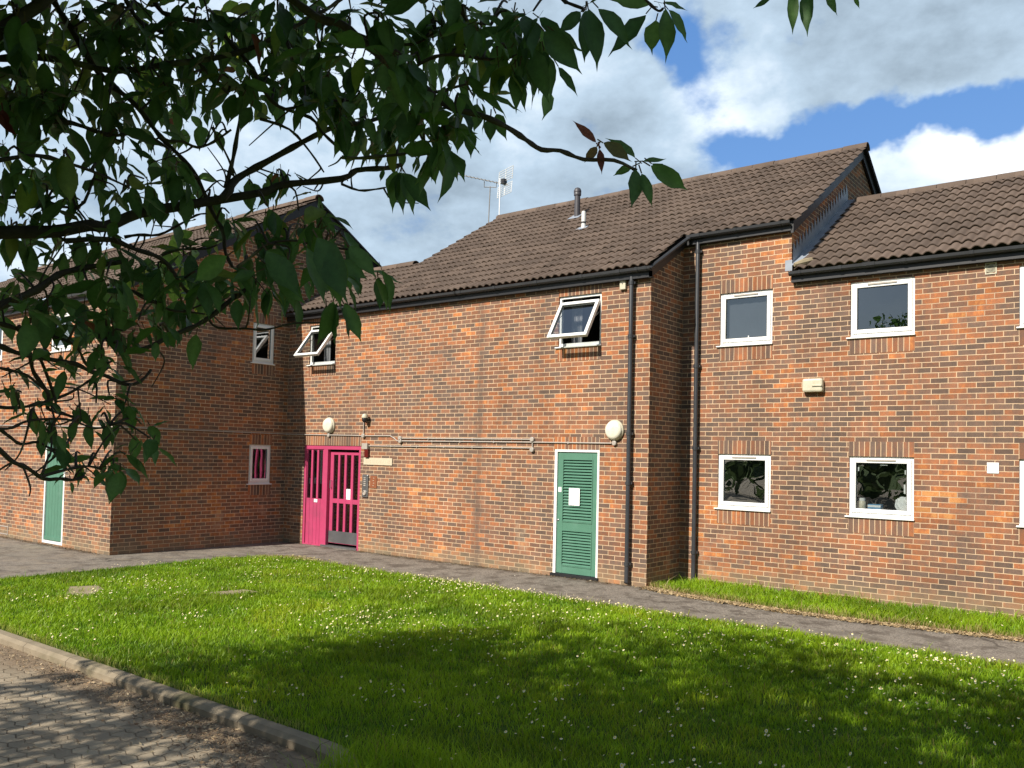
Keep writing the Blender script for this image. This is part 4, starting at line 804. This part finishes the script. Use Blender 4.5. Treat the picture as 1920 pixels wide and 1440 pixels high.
for pts, d0, d1, w0, w1, root in BR:
    n = len(pts); P = []; R_ = []
    for i, (u, v) in enumerate(pts):
        f = i/(n-1); d = d0+(d1-d0)*f; P.append(at(u, v, d)+np.array([rr.uniform(-.006, .006) for _ in range(3)])*(1 if w0 < 20 else .3)); R_.append((w0+(w1-w0)*f)*.5*d/F)
    k = 3; Q = smooth(P, k); RR = np.interp(np.arange(len(Q)), np.arange(0, len(Q), k)[:n] if len(np.arange(0, len(Q), k)) >= n else np.linspace(0, len(Q)-1, n), R_)
    RR = [r*(1+.14*math.sin(i*2.3+len(pts))*(r < .012)+(.22 if i % 4 == 0 and r < .008 else 0)) for i, r in enumerate(RR)]
    limb.tube(Q, RR, 7)
    for i in range(0, len(Q), 2):
        if 0 < proj(Q[i])[0]: NODES.append((Q[i], np.linalg.norm(Q[i]-CAM)))
    if root:
        g = FORK if root == 1 else FORK2; mid_ = (g+P[0])/2+np.array([0, 0, .12]); limb.tube(smooth([g, mid_, P[0]], 4), np.linspace(max(RR[0]*2.2, .02), RR[0], 9), 7)
for tgt, r in (((5.6, -12.2, 5.3), .05), ((4.6, -13.4, 5.6), .05), ((1.0, -13.0, 5.4), .055), ((-.3, -11.6, 4.8), .05), ((2.2, -11.0, 6.0), .05), ((4.4, -10.8, 5.4), .045), ((.6, -10.2, 4.6), .04)):
    t = np.array(tgt); limb.tube(smooth([FORK2, (FORK2+t)/2+np.array([0, 0, .25]), t], 5), np.linspace(r*1.3, r*.3, 11), 8)
tk = MB(); tk.tube(smooth([TR+np.array([0, 0, -.1]), TR+np.array([.02, 0, .5]), TR+np.array([-.03, .03, 1.3]), FORK, FORK2], 4), np.interp(np.arange(17), [0, 2, 6, 12, 16], [.24, .175, .15, .14, .075]), 18); tk.build('trunk', M_BARK, tree, smooth=True)
NP = np.array([q[0] for q in NODES])

ST = np.array([.0, .09, .25, .43, .60, .75, .87, 1.0]); WD = np.array([.0, .44, .88, 1., .82, .45, .13, .0])
LF = []; NPER = 24
# petiole 0-3, base 4, stations 5.. (L, M, R) x 6, tip 23
FL = [(0, 1, 3, 2), (4, 6, 5), (4, 7, 6)]
for i in range(5): a = 5+3*i; FL += [(a, a+1, a+4, a+3), (a+1, a+2, a+5, a+4)]
FL += [(20, 21, 23), (21, 22, 23)]
def leaves(B_, D, Nn, L, Wd, curl, pet):
    """batched leaves: base, direction, normal, length, width, droop, petiole length"""
    n = len(B_); D = D/np.linalg.norm(D, axis=1)[:, None]; Sd = np.cross(Nn, D); Sd /= np.linalg.norm(Sd, axis=1)[:, None]+1e-9; Nn = np.cross(D, Sd); V = np.zeros((n, NPER, 3)); o = lambda a: a[:, None]
    b0 = B_-D*o(pet); th = .0016
    V[:, 0] = b0-Sd*th; V[:, 1] = b0+Sd*th; V[:, 2] = B_-Sd*th; V[:, 3] = B_+Sd*th
    wav = RNG.uniform(-.03, .03, (n, 8)); bend = RNG.uniform(-.10, .10, n)
    def P(j): s = ST[j]; return B_+D*o(L*(s-.10*s*s*curl))+Nn*o(L*(-curl*.45*s*s+wav[:, j]))+Sd*o(L*bend*s*s)
    V[:, 4] = P(0)
    for j in range(1, 7):
        c = P(j); w = o(Wd*.5*WD[j]); up = Nn*o(Wd*.16*WD[j]); ed = o(RNG.uniform(.9, 1.1, n)); V[:, 5+3*(j-1)] = c-Sd*w*ed+up; V[:, 6+3*(j-1)] = c; V[:, 7+3*(j-1)] = c+Sd*w*ed+up
    V[:, 23] = P(7); return V
def leafcol(n, odd=1.):
    t = RNG.random(n); c = lerp((.036, .084, .028), (.085, .165, .040), t); y = RNG.random(n) < .06*odd; c[y] = (.12, .17, .03); r = RNG.random(n) < .003*odd; c[r] = (.13, .05, .02)
    cc = np.repeat(c[:, None, :], NPER, 1); cc[:, [6, 9, 12, 15, 18, 21, 4]] = cc[:, [6, 9, 12, 15, 18, 21, 4]]*1.35; cc[:, :4] = (.07, .05, .025); return cc
VS, CS = [], []
# leaves seen in outline against the sky: (base px) -> (tip px), depth
EXP = [(1089, 22, 1048, 64, 1.85, .75), (1103, 18, 1119, 125, 1.82, .42), (1099, 19, 1100, 114, 1.86, .40), (1122, 15, 1190, 87, 1.8, .36), (1211, 26, 1144, 107, 1.86, .34), (1230, 39, 1215, 100, 1.85, .52), (1247, 17, 1255, 115, 1.8, .34), (1253, 18, 1296, 75, 1.78, .34), (1242, 6, 1289, 17, 1.85, .4), (1217, 10, 1142, -6, 1.9, .4), (1105, 6, 1140, -12, 1.85, .4), (1243, 20, 1258, 45, 1.9, .6),
  (1020, 58, 1089, 137, 1.8, .45), (1040, 60, 1087, 96, 1.83, .45), (1047, 125, 1080, 180, 1.9, .36), (1000, 90, 1030, 191, 1.82, .42), (1020, 95, 1039, 186, 1.85, .4), (985, 95, 960, 170, 1.9, .5), (975, 100, 985, 165, 1.9, .5), (1012, 95, 1003, 178, 1.86, .5),
  (1192, 318, 1190, 390, 1.85, .42), (1203, 325, 1223, 386, 1.83, .36), (1186, 312, 1149, 329, 1.87, .45), (1219, 311, 1293, 357, 1.8, .42), (1222, 307, 1272, 346, 1.82, .4), (1206, 302, 1250, 300, 1.88, .28), (1191, 296, 1138, 252, 1.9, .34),
  (930, 213, 950, 260, 1.95, .45), (920, 220, 917, 267, 1.95, .5), (880, 240, 885, 295, 2., .42), (860, 235, 857, 287, 2., .5), (840, 280, 860, 338, 2., .4), (827, 280, 848, 350, 2., .42), (807, 293, 815, 345, 2., .5), (783, 293, 780, 330, 2.1, .6),
  (750, 322, 728, 397, 2.3, .36), (752, 322, 750, 401, 2.3, .34), (756, 322, 774, 399, 2.3, .36), (760, 325, 803, 396, 2.25, .42), (745, 320, 724, 370, 2.3, .5), (720, 318, 713, 340, 2.3, .7),
  (1487, -18, 1488, 59, 1.7, .30), (1515, -18, 1511, 66, 1.7, .34), (1550, -12, 1570, 27, 1.75, .3), (1600, -10, 1613, 16, 1.75, .3), (1448, -6, 1413, 17, 1.75, .34),
  (655, 462, 704, 520, 1.75, .5), (620, 470, 640, 575, 1.7, .48), (575, 465, 610, 568, 1.75, .5), (595, 445, 662, 562, 1.7, .42), (540, 490, 545, 585, 1.9, .5), (500, 470, 558, 560, 1.85, .5), (640, 490, 690, 520, 1.9, .5),
  (625, 565, 602, 648, 2., .5), (632, 565, 620, 650, 2., .45), (645, 570, 683, 638, 2., .4), (640, 575, 658, 636, 2., .5), (612, 575, 616, 620, 2.1, .6),
  (425, 480, 360, 525, 1.9, .5), (480, 510, 430, 530, 1.9, .5), (520, 520, 570, 570, 1.9, .5), (470, 200, 450, 245, 2.3, .6), (455, 180, 430, 230, 2.3, .6), (440, 175, 425, 235, 2.3, .55), (480, 185, 490, 215, 2.3, .6)]
b, t = [], []
for (bu, bv, tu, tv, d, wf) in EXP: b.append(at(bu, bv, d)); t.append(at(tu, tv, d+rr.uniform(-.025, .025)))
b, t = np.array(b), np.array(t); D = t-b; L = np.linalg.norm(D, axis=1); Nn = np.repeat(-fw[None, :], len(b), 0)+RNG.normal(0, .42, (len(b), 3))+np.array([0, 0, .25])
VS.append(leaves(b, D, Nn, L*1.04, L*np.minimum(np.array([e[5] for e in EXP]), .5)*.95, RNG.uniform(-.05, .3, len(b)), np.full(len(b), .02))); CS.append(leafcol(len(b), 0.))
RED = [(1131, 268, 1187, 303, 1.85, .42), (1118, 268, 1075, 221, 1.87, .24), (1119, 275, 1097, 307, 1.86, .5), (1124, 279, 1131, 328, 1.85, .3), (10, 225, 30, 258, 2., .5), (5, 205, 12, 250, 2., .5)]
b = np.array([at(q[0], q[1], q[4]) for q in RED]); t = np.array([at(q[2], q[3], q[4]+.01) for q in RED]); D = t-b; L = np.linalg.norm(D, axis=1); VS.append(leaves(b, D, np.repeat(-fw[None, :], len(b), 0)+RNG.normal(0, .2, (len(b), 3)), L, L*np.array([q[5] for q in RED]), np.full(len(b), .1), np.full(len(b), .015)))
c = np.array([(.10, .095, .03), (.16, .055, .035), (.12, .08, .03), (.11, .035, .03), (.10, .02, .015), (.10, .02, .015)]); CS.append(np.repeat(c[:, None, :], NPER, 1))
# whorls of leaves along the twigs
CL = [(30,20),(90,30),(150,20),(210,50),(260,20),(320,40),(390,20),(450,40),(520,20),(560,50),(610,20),(650,30),(700,20),(740,60),(800,20),(830,50),(880,20),(900,60),(950,20),(970,50),(1000,20),(1010,55),
 (20,90),(70,120),(130,90),(180,130),(230,100),(290,110),(340,80),(400,90),(430,60),(520,70),(550,110),(600,90),(620,130),(660,110),(700,100),(760,110),(800,90),(870,110),(930,90),(960,110),(40,60),(100,65),(170,65),(280,70),(360,30),(480,70),
 (20,160),(80,170),(140,170),(200,190),(260,180),(310,160),(350,170),(440,160),(470,150),(520,145),(570,135),(610,165),(640,185),(680,175),(720,170),(760,190),(800,160),(840,180),(870,190),(780,225),(820,235),(730,225),(690,215),(650,225),(590,175),
 (15,215),(110,220),(190,230),(220,250),(260,215),(330,195),(60,205),(10,290),(60,310),(120,290),(190,290),(230,280),(270,335),(310,300),(330,320),(690,255),(740,255),(785,265),(825,275),(770,240),(640,205),
 (20,350),(80,345),(120,360),(200,350),(230,360),(280,360),(345,340),(465,330),(520,320),(545,330),(590,355),(30,400),(90,395),(150,375),(310,385),(385,360),
 (20,425),(60,450),(110,460),(150,430),(200,460),(240,478),(345,480),(400,430),(450,440),(480,415),(520,430),(560,420),(590,400),(430,400),(500,385),
 (30,515),(80,550),(120,540),(200,515),(240,550),(300,515),(330,550),(370,515),(430,510),(470,470),(500,465),(170,545),(270,585),(390,550),(160,490),
 (110,600),(90,575),(150,605),(200,570),(260,600),(300,610),(350,590),(230,620),(200,600),(310,570),(40,570),
 (120,650),(150,645),(185,635),(190,655),(215,660),(95,665),(140,680),(20,715),(10,690),(60,755),(40,735),(95,720),(205,690),
 (90,780),(115,765),(150,765),(180,755),(205,740),(235,755),(250,775),(60,775),(130,800),(100,800),(190,780),(265,795),
 (100,835),(125,825),(150,850),(180,855),(210,845),(235,850),(165,880),(192,882),(212,870),(140,870),(255,825),(280,820)]
CL += [(560, 395), (600, 405), (640, 430), (615, 440), (660, 470), (580, 500), (545, 530), (500, 530), (530, 455), (610, 480), (640, 500), (455, 540), (470, 500), (400, 500), (690, 500), (360, 470), (300, 490)]
for (u0_, v0_) in list(CL):
    if v0_ < 240 and u0_ < 960: CL.append((u0_+rr.uniform(-24, 24), v0_+rr.uniform(-26, 14)))
GAP = [(480, 270, 80, 52), (560, 300, 60, 30), (420, 265, 35, 50), (165, 335, 32, 18), (275, 428, 55, 15), (150, 203, 22, 14), (620, 375, 60, 30), (590, 230, 25, 14), (30, 270, 30, 12), (660, 345, 45, 16)]
B2, D2, N2, L2, W2 = [], [], [], [], []
for (u, v) in CL:
    px_ = np.array([proj(q)[:2] for q in NP[::1]]) if 'PXN' not in globals() else PXN
    PXN = px_
    dd = np.hypot(px_[:, 0]-u, px_[:, 1]-v); i = int(np.argmin(dd)); dep = (NP[i]-CAM) @ fw+rr.uniform(-.18, .28); c = at(u, v, dep)
    if dd[i] > 14: limb.tube(smooth([NP[i], (NP[i]+c)/2+np.array([rr.uniform(-.015, .015), rr.uniform(-.015, .015), .02]), c], 3), np.linspace(.004, .0022, 7), 5)
    low = v > 600
    for k in range(rr.randint(3, 5) if low else rr.randint(4, 7)):
        a = rr.uniform(0, 2*PI); e = math.radians(rr.uniform(-85, -12)) if rr.random() < .86 else math.radians(rr.uniform(-10, 25)); d = np.array([math.cos(a)*math.cos(e), math.sin(a)*math.cos(e), math.sin(e)])
        L = rr.choice((rr.uniform(.045, .08), rr.uniform(.075, .115), rr.uniform(.085, .122)))*(.74 if low else 1.); b_ = c+d*.022+np.array([rr.gauss(0, .012) for _ in range(3)])
        tip = proj(b_+d*L*.7)
        if any(((tip[0]-g[0])/g[2])**2+((tip[1]-g[1])/g[3])**2 < 1 for g in GAP): continue
        B2.append(b_); D2.append(d); N2.append(np.array([math.cos(a)*.6+rr.gauss(0, .35), math.sin(a)*.6+rr.gauss(0, .35), .8])); L2.append(L); W2.append(L*rr.uniform(.33, .44))
n = len(B2); VS.append(leaves(np.array(B2), np.array(D2), np.array(N2), np.array(L2), np.array(W2), RNG.uniform(.0, .55, n), np.full(n, .02))); CS.append(leafcol(n))
# the rest of the crown, above and behind the camera
def keepout(P):
    d = P-CAM; z = d @ fw; zz = np.where(z < .05, .05, z); u, v = 960+F*(d @ CR)/zz, CY+F*(d @ CD)/zz
    return P[~((z > .05) & (u > -60-.2*F/zz) & (u < 1980+.2*F/zz) & (v > -60-.24*F/zz) & (v < 1500)) & (np.linalg.norm(d, axis=1) > .7)]
def crown(n, C0, R0, holes=True):
    P = RNG.normal(0, 1, (n, 3)); P /= np.linalg.norm(P, axis=1)[:, None]; P = np.array(C0)+P*np.array(R0)*(RNG.random((n, 1))**.45)
    if holes: P = P[(vnoise(P[:, 0]+P[:, 2], P[:, 1]-P[:, 2]*.5, 1.15, 21) > .30)]
    return keepout(P)
SD = -np.array([.15, 1., -.79]); ref = np.concatenate([np.array(B2), np.array([at(e[0], e[1], e[4]) for e in EXP]), np.array([at(e[2], e[3], e[4]) for e in EXP])])
ref = ref[RNG.integers(0, len(ref), 5200)]+RNG.normal(0, .10, (5200, 3)); shade = keepout(ref+SD*RNG.uniform(.35, 2.6, (5200, 1)))  # added unseen leaf clusters, set up-sun of the visible leaves to shade them
P = np.concatenate([shade, crown(1100, (-.3, -12.2, 4.6), (1.7, 1.4, .8)), crown(900, (1.4, -13.2, 4.5), (1.6, 1.2, .8)), crown(5600, (2.5, -11.6, 4.9), (3.9, 2.7, 1.5)), crown(2400, (4.9, -12.2, 5.0), (2.2, 2.2, 1.2)), crown(800, (-.5, -14.0, 4.2), (2.2, 1.5, 1.0)), crown(900, (2.6, -12.2, 3.9), (1.6, 1.4, 1.2))])
k = 4; n = len(P)*k; Bc = np.repeat(P, k, 0)+RNG.normal(0, .07, (n, 3)); a = RNG.uniform(0, 2*PI, n); e = np.radians(RNG.uniform(-80, 10, n)); D = np.stack([np.cos(a)*np.cos(e), np.sin(a)*np.cos(e), np.sin(e)], 1); Nn = np.stack([np.cos(a)*.6, np.sin(a)*.6, np.full(n, .8)], 1)+RNG.normal(0, .35, (n, 3)); L = RNG.uniform(.11, .17, n)
VS.append(leaves(Bc, D, Nn, L, L*RNG.uniform(.45, .56, n), RNG.uniform(0, .5, n), np.full(n, .02))); CS.append(leafcol(n))
# sparse far side of the crown seen through the near boughs
P = []
while len(P) < 120:
    u, v = rr.uniform(-20, 980), rr.uniform(-30, 620)
    lim = 620 if u < 330 else (540 if u < 480 else (330 if u < 560 else 160))
    if v < lim and not any(((u-g[0])/(g[2]*1.1))**2+((v-g[1])/(g[3]*1.1))**2 < 1 for g in GAP): P.append(at(u, v, rr.uniform(2.9, 4.0)))
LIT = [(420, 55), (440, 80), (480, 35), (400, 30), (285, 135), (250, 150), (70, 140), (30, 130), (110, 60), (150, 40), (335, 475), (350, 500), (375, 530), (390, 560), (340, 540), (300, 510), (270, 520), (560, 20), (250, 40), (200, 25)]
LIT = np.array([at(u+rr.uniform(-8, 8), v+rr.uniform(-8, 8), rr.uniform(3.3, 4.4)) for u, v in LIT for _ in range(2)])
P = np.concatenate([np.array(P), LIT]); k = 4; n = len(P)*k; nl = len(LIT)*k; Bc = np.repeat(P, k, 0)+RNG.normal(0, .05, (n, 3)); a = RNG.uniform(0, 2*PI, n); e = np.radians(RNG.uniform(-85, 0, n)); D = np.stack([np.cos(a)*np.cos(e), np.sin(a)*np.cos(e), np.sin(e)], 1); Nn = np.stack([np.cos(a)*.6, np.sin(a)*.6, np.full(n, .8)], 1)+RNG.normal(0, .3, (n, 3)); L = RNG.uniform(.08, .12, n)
VS.append(leaves(Bc, D, Nn, L, L*.5, RNG.uniform(0, .5, n), np.full(n, .02))); cl_ = leafcol(n); cl_[-nl:] = cl_[-nl:]*np.array((2.4, 1.9, 1.3)); CS.append(cl_)  # LIT clusters: sunlight put into the leaf colour, brighter and yellower
for q, dq in NODES:                                        # fine side twigs and spurs
    pu, pv, _ = proj(q)
    if pu < 720 and rr.random() < (.2 if pv > 600 else .34):
        d = np.array([rr.gauss(0, 1), rr.gauss(0, 1), rr.gauss(.1, .8)]); d /= np.linalg.norm(d); l = rr.uniform(.04, .15); k_ = q+d*l*.5+np.array([rr.gauss(0, .011), rr.gauss(0, .011), rr.gauss(0, .011)])
        limb.tube(smooth([q, k_, q+d*l+np.array([rr.gauss(0, .02), rr.gauss(0, .02), rr.gauss(-.01, .02)])], 5), np.linspace(.0032, .0014, 11), 5)
limb.build('branches', M_BARK, tree, smooth=True, recalc=False)
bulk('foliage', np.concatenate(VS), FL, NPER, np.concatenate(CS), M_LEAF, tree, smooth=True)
# belt of trees across the road behind the photographer: what the lower panes mirror
n = 6500; X = RNG.uniform(-30, 45, n); top = 4.0+1.8*vnoise(X, X*0, .22, 5)+1.2*vnoise(X, X*0, .9, 6); P = np.stack([X, -36+RNG.normal(0, 1.4, n), top*RNG.random(n)**.7], 1)
a = RNG.uniform(0, 2*PI, (n, 3)); s = RNG.uniform(.15, .42, n); E1 = np.stack([np.cos(a[:, 0]), .4*np.sin(a[:, 0]), np.sin(a[:, 1])], 1)*s[:, None]; E2 = np.stack([-np.sin(a[:, 0]), .3*np.cos(a[:, 2]), np.cos(a[:, 1])], 1)*s[:, None]
V = np.stack([P-E1, P-E2, P+E1, P+E2], 1); c = lerp((.03, .055, .02), (.085, .12, .045), RNG.random(n)); kind(bulk('treeline', V, [(0, 1, 2, 3)], 4, np.repeat(c[:, None], 4, 1), M_LEAF), 'stuff')
# ================================================================== sky and sun
W = bpy.data.worlds.new('World'); S.world = W; W.use_nodes = True; W.node_tree.nodes.clear(); n = N(W.node_tree)
SUN = Vector((.15, 1., -.79)); el_s = math.atan2(.79, math.hypot(.15, 1.)); az_s = math.atan2(-.15, -1.)
sky = n.nd('ShaderNodeTexSky', {'sky_type': 'NISHITA', 'sun_disc': False, 'sun_elevation': el_s, 'sun_rotation': az_s, 'air_density': 1.1, 'dust_density': .4, 'ozone_density': 1.6})
d = n.nd('ShaderNodeTexCoord', out=0); dn_ = n.v('NORMALIZE', d); dx, dy, dz = n.sep(dn_)
f0 = np.array([-math.sin(YA), math.cos(YA), 0.])
az = n.m('ARCTAN2', n.v('DOT_PRODUCT', dn_, tuple(r0)), n.v('DOT_PRODUCT', dn_, tuple(f0))); el = n.m('ARCSINE', dz)
def ae(u, v):
    q = ray(u, v); q = q/np.linalg.norm(q); return math.atan2(q @ r0, q @ f0), math.asin(q[2])
warp = n.noise(dn_, 7., 5., .6); warp2 = n.noise(n.v('ADD', dn_, (3.1, 5.2, 1.7)), 7., 5., .6)
azw = n.m('ADD', az, n.m('MULTIPLY_ADD', warp, .16, -.08)); elw = n.m('ADD', el, n.m('MULTIPLY_ADD', warp2, .12, -.06))
def blob(u, v, ru, rv, tilt=0.):
    a, e = ae(u, v); da, de = n.m('SUBTRACT', azw, a), n.m('SUBTRACT', elw, e)
    c, s = math.cos(tilt), math.sin(tilt); p = n.m('ADD', n.m('MULTIPLY', da, c), n.m('MULTIPLY', de, s)); q = n.m('SUBTRACT', n.m('MULTIPLY', de, c), n.m('MULTIPLY', da, s))
    r2 = n.m('ADD', n.m('POWER', n.m('ABSOLUTE', n.m('DIVIDE', p, ru/F)), 2.), n.m('POWER', n.m('ABSOLUTE', n.m('DIVIDE', q, rv/F)), 2.))
    return n.m('EXPONENT', n.m('MULTIPLY', r2, -1.))
def total(L):
    o = None
    for w, bl in L: t = n.m('MULTIPLY', bl, w); o = t if o is None else n.m('ADD', o, t)
    return o
st_ = n.v('MULTIPLY', dn_, (1., 1., 1.7)); n1 = n.noise(st_, 4.2, 9., .60); n2 = n.noise(n.v('ADD', st_, (7.3, 1.1, 4.)), 3.0, 7., .55); n3 = n.noise(n.v('ADD', st_, (2., 9., 3.)), 11., 8., .6)
holes = total([(.80, blob(1300, 130, 60, 130, .7)), (.55, blob(1250, 70, 60, 40)), (.35, blob(1110, 260, 60, 40)), (.45, blob(1390, 70, 30, 40)), (.5, blob(1480, 75, 40, 30)), (.95, blob(1480, 258, 110, 36)), (.6, blob(1390, 290, 55, 30)), (1.0, blob(1720, 232, 210, 34, .22)), (1.0, blob(1890, 205, 100, 40, .3)), (.5, blob(1560, 265, 70, 30)), (.3, blob(1050, 330, 60, 20))])
adds = total([(1.0, blob(1800, 338, 170, 44)), (.9, blob(1650, 110, 300, 75)), (.5, blob(1200, 200, 160, 100)), (.5, blob(900, 300, 300, 140))])
cov = n.ss(n.m('ADD', n.m('ADD', n.m('ADD', n.m('ADD', n.m('MULTIPLY', n1, .8), n.m('MULTIPLY', n3, .85)), -.10), n.m('MULTIPLY', adds, .35)), n.m('MULTIPLY', holes, -.60)), .30, .70)
cov = n.m('MULTIPLY', cov, n.ss(n.m('ADD', el, n.m('MULTIPLY', n1, .2)), -.1, .1, .8, 1.))
bright = n.m('ADD', n.m('ADD', n.m('MULTIPLY_ADD', n2, 1.5, -.35), n.m('MULTIPLY_ADD', n3, .9, -.45)), total([(-.34, blob(1700, 90, 330, 110)), (.42, blob(1800, 320, 190, 60)), (.42, blob(1350, 190, 120, 80)), (-.02, blob(350, 250, 420, 260)), (-.2, blob(880, 380, 320, 100)), (-.12, blob(1150, 250, 160, 70)), (.14, blob(980, 150, 200, 90))]))
ccol = n.ramp(bright, [(0., (.24, .31, .38)), (.35, (.40, .51, .62)), (.62, (.62, .71, .80)), (1., (.88, .90, .93))])
SKYK = .092
ctr = n.v('DOT_PRODUCT', dn_, tuple((fw+.16*u0)/np.linalg.norm(fw+.16*u0))); inview = n.ss(ctr, .62, .86)
skyc = n.mix(inview, n.v('SCALE', n.mix(.35, sky, (2.6, 3.0, 3.5)), sc=.062), n.v('SCALE', n.mix(.5, sky, (.75, 2.6, 6.9)), sc=SKYK))
cov = n.m('MULTIPLY', cov, n.ss(ctr, .62, .86, .22, 1.))
colr = n.mix(cov, skyc, n.v('SCALE', ccol, sc=1.0))
bg = n.nd('ShaderNodeBackground', None, 0, Color=colr, Strength=1.0); o = n.n.new('ShaderNodeOutputWorld'); n.l.new(bg, o.inputs[0])
sl_ = bpy.data.lights.new('sun', 'SUN'); sl_.energy = 5.0; sl_.angle = math.radians(.55); sl_.color = (1., .93, .82); so = bpy.data.objects.new('sun', sl_); COL.objects.link(so); so.rotation_euler = SUN.to_track_quat('-Z', 'Y').to_euler()
S.view_settings.view_transform = 'Standard'; S.view_settings.look = 'None'; S.view_settings.exposure = .5; S.view_settings.gamma = 1.
S.render.engine = 'CYCLES'; S.cycles.use_denoising = True; S.cycles.max_bounces = 8; S.cycles.transparent_max_bounces = 12; S.cycles.sample_clamp_indirect = 6.
